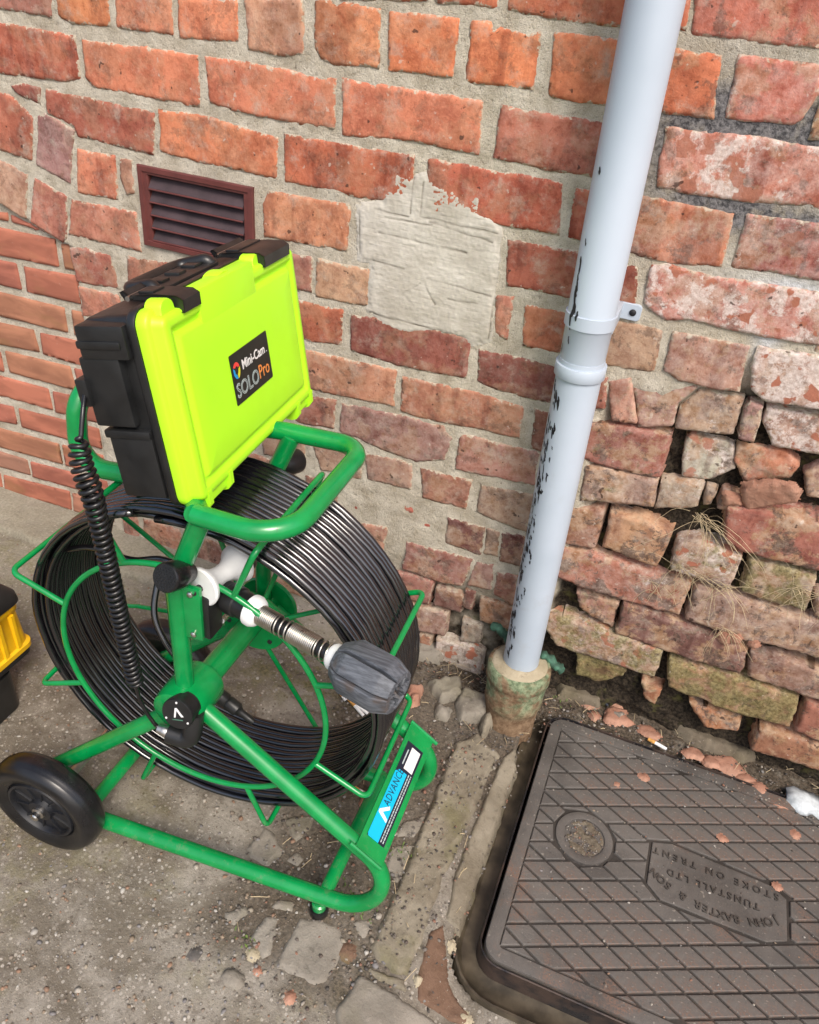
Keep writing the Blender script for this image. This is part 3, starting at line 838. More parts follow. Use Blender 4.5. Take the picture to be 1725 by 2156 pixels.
def put_brick(poly, col, pale, moss, rough, out, inf, seed, depth=0.05):
    if inf:
        me = slab_mesh('brick', poly, out, depth, 0.0005, 0.0018, 0.0006, 0.0045, wall_map, seed)
        m = M['infill']
    else:
        low = max(0, min(1, (0.62 - sum(p[1] for p in poly) / len(poly)) / 0.3)) * (1 if sum(p[0] for p in poly) / len(poly) > 0.95 else 0.35)
        me = slab_mesh('brick', grow(poly, 0.0012 - 0.0024 * (low if low > 0.3 else 0)), out + 0.0008, depth, rough * (0.55 if low < 0.3 else 0.9), 0.0018 + 0.0010 * low, 0.0014 + 0.0012 * low, 0.0036, wall_map, seed)
        m = M['brick']
    o = link('brick', me, m, wall)
    c = lin(col)
    g = 1.02; y_ = 0.3 * c[0] + 0.5 * c[1] + 0.2 * c[2]
    ds = 0.30 if (sum(p[0] for p in poly) / len(poly) > 0.95 and sum(p[1] for p in poly) / len(poly) < 0.75) else (0.16 if sum(p[1] for p in poly) / len(poly) > 0.8 else 0.28)
    t_ = (1.02, 1.0, 0.84)
    o.color = tuple((v * (1 - ds) + y_ * ds * t) * g for v, t in zip(c, t_)) + (1,)
    cx_ = sum(p[0] for p in poly) / len(poly); cz_ = sum(p[1] for p in poly) / len(poly)
    if cx_ > 0.95 and cz_ < 0.70: pale, moss = min(0.75, pale + 0.10 + 0.12 * math.sin(seed * 2.3)), min(0.85, moss + 0.22 + 0.18 * math.sin(seed * 1.7))
    elif not inf and cz_ < 0.55: pale, moss = min(0.8, pale + 0.16), min(0.8, moss + 0.06)
    elif not inf: pale = pale + 0.05
    o['pale'] = float(pale); o['moss'] = float(moss)
    o['weather'] = 1.0 if (cx_ > 0.95 and cz_ < 0.70) else 0.55 if cx_ > 0.95 else 0.15 + 0.45 * max(0.0, min(1.0, (0.75 - cz_) / 0.5))
    o['smear'] = 0.12 if (cx_ > 0.95 and cz_ < 0.66) else 0.75 if cx_ > 0.95 else (0.5 if cz_ < 0.2 else 1.0)
    return o

boxes = []
nb = 0
for (q, col, pale, moss, rough, od, inf) in BRICKS:
    poly = [(q[i] / 1000, q[i + 1] / 1000) for i in range(0, len(q), 2)]
    put_brick(poly, col, pale, moss, rough / 1000, od / 1000, inf, nb)
    xs = [p[0] for p in poly]; zs = [p[1] for p in poly]
    boxes.append((min(xs), max(xs), min(zs), max(zs)))
    nb += 1
VENT = (0.094, 0.323, 0.723, 0.861)
boxes.append((VENT[0] - 0.01, VENT[1] + 0.01, VENT[2] - 0.01, VENT[3] + 0.01))
boxes.append((0.52, 0.75, 0.70, 0.92))

# the same bond goes on where the view ends and behind the reel
far_b = MB()
tones = ['c07050', 'b8664a', 'ae5c46', 'c88058', '9a5044', 'b47a5c', 'a86a54']
r2 = random.Random(5)
def free(x0, x1, z0, z1):
    for (a, b, c, d) in boxes:
        if min(x1, b) - max(x0, a) > 0.010 and min(z1, d) - max(z0, c) > 0.010:
            return False
    return True
c_h, mod = 0.088, 0.2350
kept = 0
for k in range(-16, 14):
    z1 = 1.05 - 0.006 - k * c_h
    z0 = z1 - (c_h - 0.013)
    if z0 < -0.14: continue
    hdr = (k % 4 == -1 % 4)
    off = 0.0 if k % 2 == 0 else 0.118
    step = mod / 2 if hdr else mod
    i0 = int((-2.6 - off) / step); i1 = int((4.2 - off) / step)
    for i in range(i0, i1):
        cells = [(off + i * step + 0.006, off + (i + 1) * step - 0.006)]
        if cells[0][0] > 0.66 and z1 < 0.10 and cells[0][0] < 1.8: continue
        if not free(cells[0][0], cells[0][1], z0, z1):
            a, b = cells[0]
            cells = [(a, (a + b) / 2 - 0.006), ((a + b) / 2 + 0.006, b)]
        for (a, b) in cells:
            if not free(a, b, z0, z1): continue
            near = -0.45 < a < 1.75 and z1 < 1.35
            if near and kept < 110:
                rr = lambda: r2.uniform(-0.0025, 0.0025)
                poly = [(a + rr(), z1 + rr()), (b + rr(), z1 + rr()), (b + rr(), z0 + rr()), (a + rr(), z0 + rr())]
                lowr = z1 < 0.6 and a > 1.0
                put_brick(poly, r2.choice(tones), r2.uniform(0, 0.35) if a > 0.9 else r2.uniform(0, .12), r2.uniform(0, .3) if lowr else 0.0, 0.0015, 0.001, 0, 500 + kept)
                kept += 1
            else:
                far_b.box(Matrix.Identity(4), a, b, -r2.uniform(0, 0.003), 0.05, z0, z1, 0.004)
o = far_b.build('outer_brickwork', M['brick'], wall, smooth=False)
o.color = lin('b4684c') + (1,)
o['pale'] = 0.1; o['moss'] = 0.0; o['smear'] = 0.0; o['weather'] = 0.3
tag(o, kind='stuff')

# mortar bed between the bricks
def mortar_depth(X, Zz):
    n = fbm(X * 26, Zz * 26, 3, 4); n2 = fbm(X * 95, Zz * 95, 9, 3)
    d = 0.0020 + 0.0018 * n + 0.0012 * n2
    right = sstep(0.955, 1.0, X - 0.03 * fbm(X * 9, Zz * 9, 21, 3))
    ruin = right * sstep(0.70, 0.60, Zz + 0.05 * fbm(X * 7, Zz * 7, 31, 3) - 0.8 * np.clip(X - 1.05, 0, 0.1))
    low = sstep(0.24, 0.10, Zz + 0.04 * fbm(X * 11, Zz * 11, 41, 3)) * sstep(0.55, 0.72, X)
    hole = np.exp(-(((X - 1.30) / 0.13) ** 2 + ((Zz - 0.47) / 0.085) ** 2))
    e = np.clip(ruin + low * 0.6, 0, 1)
    d = d * (1 - e) + e * (0.034 + 0.012 * n + 0.006 * n2) + hole * 0.022 * ruin
    # the fill of the arch lies back with struck joints
    arch = infill_mask(X, Zz)
    d = d * (1 - arch) + arch * (0.0115 + 0.0006 * n)
    return d, e, right, arch, n, n2
def infill_mask(X, Zz):
    # arch line traced through the soffit
    pts = [(-2.7, 0.90), (-0.60, 0.84), (-0.40, 0.79), (-0.237, 0.735), (-0.171, 0.712), (-0.132, 0.699), (-0.087, 0.684), (0.0, 0.67)]
    zl = np.interp(X, [p[0] for p in pts], [p[1] for p in pts])
    return ((Zz < zl) & (X < ARCH_X)).astype(float)
ARCH_X = -0.079
xs = np.concatenate([np.linspace(-2.7, -0.52, 40), np.arange(-0.5, 1.80, 0.0042), np.linspace(1.82, 4.2, 40)])
zs = np.concatenate([np.arange(-0.16, 1.34, 0.0042), np.linspace(1.36, 2.45, 30)])
X, Z = np.meshgrid(xs, zs)
d, e, right, arch, n_, n2_ = mortar_depth(X, Z)
me, used = grid_mesh('mortar_bed', X, d, Z, keep=~((X > VENT[0] + 0.006) & (X < VENT[1] - 0.006) & (Z > VENT[2] + 0.006) & (Z < VENT[3] - 0.006)))
zc = np.zeros(X.shape + (4,)); zc[..., 3] = 1
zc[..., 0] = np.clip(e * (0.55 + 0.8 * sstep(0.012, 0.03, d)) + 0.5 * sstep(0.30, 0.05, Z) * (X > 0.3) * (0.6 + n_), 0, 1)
blk = np.exp(-(((X - 1.02) / 0.12) ** 2 + ((Z - 1.02) / 0.09) ** 2)) + 0.8 * np.exp(-(((X - 1.2) / 0.2) ** 2 + ((Z - 1.07) / 0.03) ** 2)) + np.exp(-(((X - 1.17) / 0.12) ** 2 + ((Z - 0.95) / 0.02) ** 2))
zc[..., 1] = np.clip(blk * sstep(0.86, 0.92, X) * 1.3, 0, 1)
wht = np.exp(-(((X - 1.20) / 0.10) ** 2 + ((Z - 0.865) / 0.022) ** 2)) + np.exp(-(((X - 1.165) / 0.018) ** 2 + ((Z - 0.815) / 0.05) ** 2))
zc[..., 2] = np.clip(wht * 1.2, 0, 1) * (e < 0.2)
vcol(me, 'zone', zc.reshape(-1, 4)[used])
# winding so that the bed faces the yard
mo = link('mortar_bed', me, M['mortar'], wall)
tag(mo, kind='stuff')

# cement patch over two courses
PATCH = [(569, 931), (602, 921), (619, 930), (646, 919), (669, 918), (684, 905), (710, 914), (718, 895), (738, 884), (746, 872), (754, 833), (753, 775), (759, 696), (727, 683), (695, 692), (659, 689), (603, 670), (570, 677), (557, 693), (542, 698), (541, 782), (520, 781), (512, 863), (553, 878), (555, 896), (567, 908)]
PATCH = [(a / 1000, b / 1000) for a, b in PATCH]
px = np.arange(0.495, 0.775, 0.0016); pz = np.arange(0.655, 0.945, 0.0016)
PX, PZ = np.meshgrid(px, pz)
sd = poly_sd(PX, PZ, PATCH) + 0.0030 * fbm(PX * 190, PZ * 190, 5, 4) + 0.003 * fbm(PX * 40, PZ * 40, 6, 3) + 0.004
out = -0.0016 + 0.0026 * sstep(-0.001, 0.012, sd) + 0.0008 * fbm(PX * 14, PZ * 60, 8, 4) + 0.0006 * fbm(PX * 240, PZ * 240, 2, 2)
out = np.where(sd < 0, -0.0016 - 0.005 * sstep(0, -0.004, sd), out)
groove = np.zeros_like(PX)
for a, b in (((0.602, 0.921), (0.603, 0.870)), ((0.619, 0.918), (0.619, 0.868)), ((0.541, 0.866), (0.600, 0.864)), ((0.56, 0.857), (0.64, 0.858)), ((0.62, 0.868), (0.745, 0.866)), ((0.635, 0.862), (0.74, 0.852)), ((0.755, 0.86), (0.758, 0.70)), ((0.515, 0.86), (0.52, 0.79)), ((0.545, 0.785), (0.60, 0.783)), ((0.64, 0.775), (0.75, 0.77)), ((0.545, 0.695), (0.75, 0.690)), ((0.55, 0.83), (0.70, 0.829)), ((0.60, 0.74), (0.63, 0.765)), ((0.64, 0.762), (0.66, 0.735)), ((0.68, 0.75), (0.73, 0.752))):
    g = seg_d(PX + 0.0015 * fbm(PX * 40, PZ * 40, 4, 2), PZ + 0.002 * fbm(PX * 40, PZ * 40, 14, 2), a, b)
    groove = np.maximum(groove, np.exp(-(g / 0.0013) ** 2) * np.clip(0.55 + 0.9 * fbm(PX * 30, PZ * 30, 77, 3), 0, 1))
out = out - 0.0013 * groove
me, used = grid_mesh('mortar_patch', PX, -out, PZ, keep=sd > -0.0045)
a = me.attributes.new('groove', 'FLOAT', 'POINT')
a.data.foreach_set('value', groove.reshape(-1)[used].astype(np.float32))
link('mortar_patch', me, M['patch'], wall)

# louvred air vent
vx0, vx1, vz0, vz1 = VENT
I4 = Matrix.Identity(4)
mb = MB()
fw = 0.020
def rectloop(x0, x1, z0, z1, y): return [(x0, y, z0), (x1, y, z0), (x1, y, z1), (x0, y, z1)]
L = [rectloop(vx0, vx1, vz0, vz1, 0.03), rectloop(vx0, vx1, vz0, vz1, -0.0035), rectloop(vx0 + 0.0015, vx1 - 0.0015, vz0 + 0.0015, vz1 - 0.0015, -0.005),
     rectloop(vx0 + 0.009, vx1 - 0.009, vz0 + 0.009, vz1 - 0.009, -0.005), rectloop(vx0 + 0.0105, vx1 - 0.0105, vz0 + 0.0105, vz1 - 0.0105, -0.0025),
     rectloop(vx0 + fw - 0.002, vx1 - fw + 0.002, vz0 + 0.0135, vz1 - 0.0135, -0.0025), rectloop(vx0 + fw, vx1 - fw, vz0 + 0.015, vz1 - 0.015, 0.0),
     rectloop(vx0 + fw, vx1 - fw, vz0 + 0.015, vz1 - 0.015, 0.03)]
mb.rings(L, cap0=False, cap1=True)
vent = mb.build('air_vent', M['vent'], wall, smooth=False)
for k in range(5):
    zt = vz1 - 0.016 - k * 0.0222
    s = MB()
    w0 = 0
    pr = [(0.0135, zt), (0.012, zt + 0.001), (-0.0012, zt - 0.0180), (-0.0030, zt - 0.0188), (-0.0034, zt - 0.0212), (-0.0016, zt - 0.0222), (0.0012, zt - 0.0205), (0.012, zt - 0.003)]
    loops = []
    for i in range(9):
        xx = vx0 + fw + (vx1 - vx0 - 2 * fw) * i / 8
        w = noise.noise(Vector((xx * 20, k * 3.1, 0))) * 0.0002
        loops.append([(xx, y + w, z + w) for y, z in pr])
    s.rings(loops)
    s.build('slat', M['slat'], vent)
    s = MB(); s.tube([(vx0 + fw + 0.0005, -0.0030, zt - 0.0212), (vx1 - fw - 0.0005, -0.0030, zt - 0.0212)], 0.0016, 8); s.build('slat_lip', M['vent'], vent)

# ------------------------------------------------------------------ ground
gx = np.concatenate([-np.geomspace(60, 0.62, 26), np.arange(-0.6, 2.1, 0.0062), np.geomspace(2.12, 60, 26)])
gy = np.concatenate([-np.geomspace(60, 1.32, 24), np.arange(-1.3, 0.10, 0.0062), np.geomspace(0.12, 40, 14)])
GX, GY = np.meshgrid(gx, gy)
base = gz_np(GX, GY)
f1 = fbm(GX * 6, GY * 6, 51, 4); f2 = fbm(GX * 40, GY * 40, 61, 4); f3 = fbm(GX * 140, GY * 140, 71, 2)
GZ = base + 0.0035 * f1 + 0.0022 * f2 + 0.0011 * f3
soil = sstep(-0.14, -0.06, GY + 0.05 * f1) * sstep(0.60, 0.72, GX)
soil = np.maximum(soil, sstep(0.60, 0.66, GX + 0.05 * f1) * sstep(-0.36, -0.30, GY + 0.05 * f2) * 0.85)
gap = sstep(0.585, 0.66, GX + 0.06 * f1) * sstep(-0.74, -0.68, GY + 0.05 * f1) * sstep(0.95, 0.9, GX) * 0.75
soil = np.clip(np.maximum(soil, gap), 0, 1)
strip = sstep(0.30, 0.26, GX + 0.02 * f1) * sstep(-0.128, -0.118, GY + 0.01 * fbm(GX * 12, GY * 12, 5, 3))
GZ = GZ + 0.012 * strip - 0.006 * soil * (0.5 + f2)
crk = np.exp(-((GY + 0.123 + 0.01 * fbm(GX * 12, GY * 12, 5, 3)) / 0.003) ** 2) * (GX < 0.3)
GZ = GZ - 0.006 * crk
# shallow cracks in the concrete under the reel
for a, b in (((0.30, -0.16), (0.52, -0.20)), ((0.52, -0.20), (0.66, -0.12)), ((0.50, -0.24), (0.72, -0.30))):
    g = seg_d(GX + 0.012 * fbm(GX * 25, GY * 25, 91, 3), GY + 0.012 * fbm(GX * 25, GY * 25, 92, 3), a, b)
    c_ = np.exp(-(g / 0.0026) ** 2); GZ -= 0.004 * c_; crk = np.maximum(crk, c_)
qx, qy = np.abs(GX - 1.371) - (0.341 + 0.046 - 0.07), np.abs(GY + 0.314) - (0.258 + 0.036 - 0.07)
pit = np.hypot(np.maximum(qx, 0), np.maximum(qy, 0)) + np.minimum(np.maximum(qx, qy), 0) < 0.07
GZ = np.where(pit, -0.24, GZ)
zc = np.zeros(GX.shape + (4,)); zc[..., 3] = 1
patchy_moss = sstep(0.0, 0.35, f1 + 0.25 * f2)  # moss in random patches that follow the ground noise
zc[..., 0] = np.clip(soil + crk * 0.9, 0, 1)
zc[..., 1] = np.clip(patchy_moss * 0.5 + 0.8 * np.exp(-((GY + 0.15) / 0.08) ** 2) * (GX < 0.65), 0, 1)
zc[..., 2] = np.clip(strip * (0.6 + 0.5 * f2) + 0.55 * sstep(0.5, -0.1, GX) * sstep(-0.45, -0.2, GY) * (0.7 + f1), 0, 1)
me, _ = grid_mesh('ground', GX, GY, GZ)
vcol(me, 'zone', zc.reshape(-1, 4))
ground = link('ground', me, M['ground'])
tag(ground, kind='structure')

# flagstones, kerb and stained brick round the drain frame
def stone(name, pts, mat, h, rough=0.002, edge=0.006, jit=0.004, seed=0, res=0.0034):
    """flat stone let into the ground: uneven top, worn edges, real sides"""
    P = [(a / 1000, b / 1000) for a, b in pts]
    x0, x1 = min(p[0] for p in P) - 0.02, max(p[0] for p in P) + 0.02
    y0, y1 = min(p[1] for p in P) - 0.02, max(p[1] for p in P) + 0.02
    if (x1 - x0) > 0.4: res = 0.006
    X_, Y_ = np.meshgrid(np.arange(x0, x1, res), np.arange(y0, y1, res))
    sd = poly_sd(X_, Y_, P) + jit * fbm(X_ * 60, Y_ * 60, seed, 4)
    Zt = gz_np(X_, Y_) + h - 0.012 * (1 - sstep(-0.002, edge, sd)) ** 2 + rough * (fbm(X_ * 18, Y_ * 18, seed + 5, 3) + 0.6 * fbm(X_ * 90, Y_ * 90, seed + 6, 3))
    Zt = np.where(sd < -0.002, Zt - 0.03 * sstep(-0.002, -0.008, sd), Zt)
    me, _ = grid_mesh(name, X_, Y_, Zt, keep=sd > -0.009)
    return link(name, me, mat, ground)
STONES = [
    [(622, -565), (629, -514), (653, -521), (685, -539), (670, -577), (633, -580)],
    [(648, -493), (685, -460), (704, -463), (699, -509), (686, -521)],
    [(690, -556), (697, -530), (720, -537), (716, -561)],
    [(700, -638), (708, -611), (738, -605), (747, -627)],
    [(698, -688), (703, -644), (728, -638), (744, -694), (734, -711)],
    [(749, -624), (779, -613), (823, -608), (836, -636), (842, -659), (833, -695), (812, -706), (750, -709), (751, -674)],
    [(874, -659), (895, -659), (923, -662), (964, -662), (1027, -664), (1120, -690), (1100, -800), (880, -810), (859, -716), (863, -684)],
    [(829, -455), (872, -432), (877, -500), (873, -510), (842, -504)],
    [(834, -406), (872, -368), (873, -424), (836, -440)],
    [(823, -598), (859, -573), (864, -597), (856, -616), (844, -611)],
    [(640, -670), (672, -645), (682, -653), (674, -682), (652, -684)],
]
for i, s_ in enumerate(STONES):
    big = i in (6,)
    stone('paving_stone', s_, M['slab'], 0.0060 if big else 0.0022, 0.0018, 0.010, 0.0050, 40 + i)
K1 = [(868, -205), (901, -161), (954, -190), (945, -362), (938, -470), (941, -578), (938, -632), (892, -634), (872, -619), (873, -494), (871, -357)]
K2 = [(962, -189), (979, -156), (993, -199), (992, -343), (990, -459), (990, -535), (962, -530), (953, -462), (955, -344)]
stone('kerb_stone', K1, M['kerb'], 0.009, 0.0035, 0.010, 0.006, 61)
stone('kerb_stone', K2, M['kerb'], 0.006, 0.003, 0.006, 0.003, 62)
stone('kerb_stone', [(945, -560), (962, -538), (984, -575), (1000, -607), (1044, -635), (1040, -650), (961, -655), (947, -611)], M['rust_stone'], 0.004, 0.004, 0.006, 0.003, 63)
stone('kerb_stone', [(1046, -655), (1070, -622), (1300, -640), (1780, -650), (1800, -900), (1130, -900), (1130, -700)], M['slab'], 0.0, 0.003, 0.006, 0.003, 64)
stone('kerb_stone', [(870, -648), (900, -640), (936, -637), (942, -652), (900, -656)], M['kerb'], 0.004, 0.005, 0.006, 0.004, 65)
# broken footings and rubble along the wall
RUB = [([(770, -84), (826, -52), (842, -86), (806, -120)], 'slab', 0.022), ([(842, -70), (900, -66), (905, -122), (862, -150), (838, -110)], 'slab', 0.020),
       ([(900, -128), (930, -70), (912, -160)], 'kerb', 0.026), ([(735, -120), (762, -104), (768, -136), (746, -146)], 'clay', 0.018),
       ([(806, -130), (836, -128), (832, -160), (812, -158)], 'slab', 0.012), ([(1030, 12), (1110, 20), (1120, 45), (1020, 45)], 'dirt', 0.02),
       ([(1255, 45), (1300, 16), (1410, 14), (1440, 45)], 'dirt', 0.022), ([(690, -40), (770, -20), (772, 20), (680, 20)], 'slab', 0.02)]
for i, (pts, mk, h) in enumerate(RUB):
    stone('rubble_stone', pts, M[mk], h, 0.005, 0.008, 0.005, 80 + i)

# gravel worn out of the concrete: real stones, too many to count
def pebbles(name, spots, seed, zf=None):
    rg = np.random.RandomState(seed)
    ico = bmesh.new(); bmesh.ops.create_icosphere(ico, subdivisions=1, radius=1.0)
    bv = np.array([v.co[:] for v in ico.verts]); bf = np.array([[v.index for v in f.verts] for f in ico.faces]); ico.free()
    V, F, T = [], [], []
    for i, (x, y, r, sink, tone) in enumerate(spots):
        sc = np.array([r * rg.uniform(0.75, 1.4), r * rg.uniform(0.65, 1.1), r * rg.uniform(0.4, 0.7)])
        a = rg.uniform(0, 6.28)
        v = bv * (1 + 0.22 * rg.uniform(-1, 1, (len(bv), 1))) * sc
        c, s2 = math.cos(a), math.sin(a)
        v = np.stack([v[:, 0] * c - v[:, 1] * s2, v[:, 0] * s2 + v[:, 1] * c, v[:, 2]], 1)
        v += np.array([x, y, (ground_z(x, y) if zf is None else zf(x, y)) + sink])
        F.append(bf + i * len(bv)); V.append(v); T.append(np.tile(np.array(tone + (1,)), (len(bv), 1)))
    V = np.concatenate(V); F = np.concatenate(F); T = np.concatenate(T)
    me = bpy.data.meshes.new(name)
    me.from_pydata(V.tolist(), [], F.tolist()); me.update()
    vcol(me, 'tone', T)
    return me
rg = random.Random(11)
pal = [(0.30, 0.26, 0.20), (0.22, 0.18, 0.14), (0.36, 0.33, 0.28), (0.16, 0.13, 0.10), (0.26, 0.20, 0.14), (0.42, 0.40, 0.36), (0.20, 0.19, 0.19), (0.28, 0.17, 0.11)]
spots = []
while len(spots) < 6000:
    x = rg.uniform(-0.35, 0.90); y = rg.uniform(-1.25, -0.13)
    dens = 0.35 + 0.65 * max(0, min(1, (-0.3 - y) / 0.3))
    if rg.random() > dens: continue
    r = 0.0012 + 0.0024 * rg.random() ** 2.0 + (0.0042 * rg.random() if rg.random() < 0.06 else 0)
    t = rg.choice(pal); k = rg.uniform(0.8, 1.15)
    spots.append((x, y, r, rg.uniform(-0.2, 0.35) * r + 0.0008, tuple(min(0.7, v * k) for v in t)))
o = link('gravel', pebbles('gravel', spots, 3), M['pebble'], ground)
tag(o, kind='stuff')
spots = []
dk = [(0.05, 0.045, 0.04), (0.12, 0.10, 0.085), (0.24, 0.12, 0.08), (0.10, 0.085, 0.07), (0.16, 0.14, 0.12), (0.20, 0.19, 0.18), (0.08, 0.06, 0.05), (0.3, 0.27, 0.23)]
while len(spots) < 2600:
    if rg.random() < 0.5:
        x = rg.uniform(0.68, 1.72); y = rg.gauss(-0.045, 0.035)
        if x > 1.04 and y < -0.05: continue
    elif rg.random() < 0.6:
        x = rg.uniform(0.62, 0.9); y = rg.uniform(-0.75, -0.2)
    else:
        x = rg.uniform(0.86, 1.0); y = rg.uniform(-0.66, -0.12)
    r = 0.001 + 0.0028 * rg.random() ** 2.5
    spots.append((x, y, r, (0.010 if 0.86 < x < 0.96 and -0.62 < y < -0.17 else 0.0015) + 0.2 * r, rg.choice(dk)))
o = link('grit', pebbles('grit', spots, 4), M['pebble'], ground)
tag(o, kind='stuff')
# ------------------------------------------------------------------ manhole cover and frame
CZ = -0.040                                     # top of the cover
cover = thing('manhole_cover', 'rusty cast iron drain cover with diamond pattern and maker lettering', 'manhole cover', (1.37, -0.305, CZ - 0.06))
cx0, cx1, cy0, cy1 = 1.030, 1.712, -0.562, -0.046
def rrect(x0, x1, y0, y1, r, z, n=7, zf=None):
    L = []
    for (cx_, cy_, a0) in ((x1 - r, y1 - r, 0), (x0 + r, y1 - r, 90), (x0 + r, y0 + r, 180), (x1 - r, y0 + r, 270)):
        for k in range(n):
            a = math.radians(a0 + 90 * k / (n - 1))
            L.append(Vector((cx_ + r * math.cos(a), cy_ + r * math.sin(a), z)))
    return L
# frame: flange, upstand and lip
mb = MB()
def fr(off, z): return rrect(cx0 - off * 0.85, cx1 + off * 0.85, cy0 - off, cy1 + off * 0.4, 0.030 + off, z)
def frf(off, z):
    L = fr(off, z)
    return L
mb.rings([frf(0.054, CZ - 0.12), frf(0.054, CZ - 0.030), frf(0.052, CZ - 0.026), frf(0.048, CZ - 0.026), frf(0.044, CZ - 0.031), frf(0.038, CZ - 0.036), frf(0.020, CZ - 0.037),
          frf(0.0108, CZ - 0.036)], cap0=False, cap1=False)
mb.build('frame_flange', M['flange'], cover)
mb = MB()
mb.rings([frf(0.0120, CZ - 0.06), frf(0.0104, CZ - 0.030), frf(0.0100, CZ - 0.004), frf(0.0092, CZ + 0.0012), frf(0.0074, CZ + 0.0018), frf(0.0060, CZ + 0.0004), frf(0.0054, CZ - 0.06)], cap0=False, cap1=False)
mb.build('frame_lip', M['iron_edge'], cover)
# plate with rounded edge, low panel and the two key pockets
mb = MB()
def cr(ins, z): return rrect(cx0 + ins, cx1 - ins, cy0 + ins, cy1 - ins, max(0.004, 0.030 - ins), z)
mb.rings([cr(0, CZ - 0.05), cr(0.0, CZ - 0.003), cr(0.0015, CZ - 0.0005), cr(0.0035, CZ), cr(0.0222, CZ), cr(0.0236, CZ - 0.0036)], cap0=False, cap1=False)
# panel sheet with the pockets left open
KEYS = [(1.142, -0.295), (1.600, -0.295)]
KR = 0.036
bx = np.linspace(cx0 + 0.0195, cx1 - 0.0195, 190); by = np.linspace(cy0 + 0.0195, cy1 - 0.0195, 140)
BX, BY = np.meshgrid(bx, by)
h = CZ - 0.0035 + 0.0004 * fbm(BX * 90, BY * 90, 15, 3)
for kx, ky in KEYS:
    rr_ = np.hypot(BX - kx, BY - ky)
    h = h + 0.0034 * sstep(KR + 0.0150, KR + 0.0125, rr_) * sstep(KR - 0.004, KR + 0.003, rr_) + 0.0004 * fbm(BX * 200, BY * 200, 31, 2) * (rr_ < KR + .014)
    h = np.where(rr_ < KR, CZ - 0.022, h)
plate = mb.build('plate', M['iron'], cover)
me, _ = grid_mesh('panel', BX, BY, h)
link('panel', me, M['iron_dirt'], cover)

PLQ = [(1.255, -0.250), (1.255, -0.336), (1.281, -0.357), (1.452, -0.357), (1.487, -0.340), (1.487, -0.262), (1.461, -0.246), (1.289, -0.238)]
def clip_half(poly, n, d):
    out = []
    for i in range(len(poly)):
        a, b = poly[i], poly[(i + 1) % len(poly)]
        da, db = a[0] * n[0] + a[1] * n[1] - d, b[0] * n[0] + b[1] * n[1] - d
        if da <= 0: out.append(a)
        if (da < 0) != (db < 0) and abs(da - db) > 1e-12:
            t = da / (da - db)
            out.append((a[0] + (b[0] - a[0]) * t, a[1] + (b[1] - a[1]) * t))
    return out
def area2(p): return abs(sum(p[i][0] * p[(i + 1) % len(p)][1] - p[(i + 1) % len(p)][0] * p[i][1] for i in range(len(p)))) / 2
def inset(poly, e):
    cx_ = sum(p[0] for p in poly) / len(poly); cy_ = sum(p[1] for p in poly) / len(poly)
    q = list(poly)
    for i in range(len(poly)):
        a, b = poly[i], poly[(i + 1) % len(poly)]
        nx, ny = b[1] - a[1], a[0] - b[0]
        l = math.hypot(nx, ny)
        if l < 1e-6: continue
        nx /= l; ny /= l
        if (cx_ - a[0]) * nx + (cy_ - a[1]) * ny > 0: nx, ny = -nx, -ny
        q = clip_half(q, (nx, ny), nx * a[0] + ny * a[1] - e)
        if len(q) < 3: return []
    return q
def pad_mesh(poly, z):
    """raised pad with sloping sides"""
    if len(poly) < 3: return None
    top = inset(poly, 0.0016)
    if len(top) != len(poly):
        cx_ = sum(p[0] for p in poly) / len(poly); cy_ = sum(p[1] for p in poly) / len(poly)
        top = [(cx_ + (x - cx_) * 0.84, cy_ + (y - cy_) * 0.84) for x, y in poly]
    mb = MB()
    mb.rings([[(x, y, z - 0.0035) for x, y in poly], [(x, y, z - 0.0006) for x, y in inset(poly, 0.0006)] if len(inset(poly, 0.0006)) == len(poly) else [(x, y, z - 0.0006) for x, y in poly], [(x, y, z + 0.0002) for x, y in top]], cap0=False)
    return mb
pitch = 0.0390
sa, sb = 0.452, -0.50
ya0, yb0 = -0.459 - sa * 1.056, -0.387 - sb * 1.051
sh_me = None
npad = 0
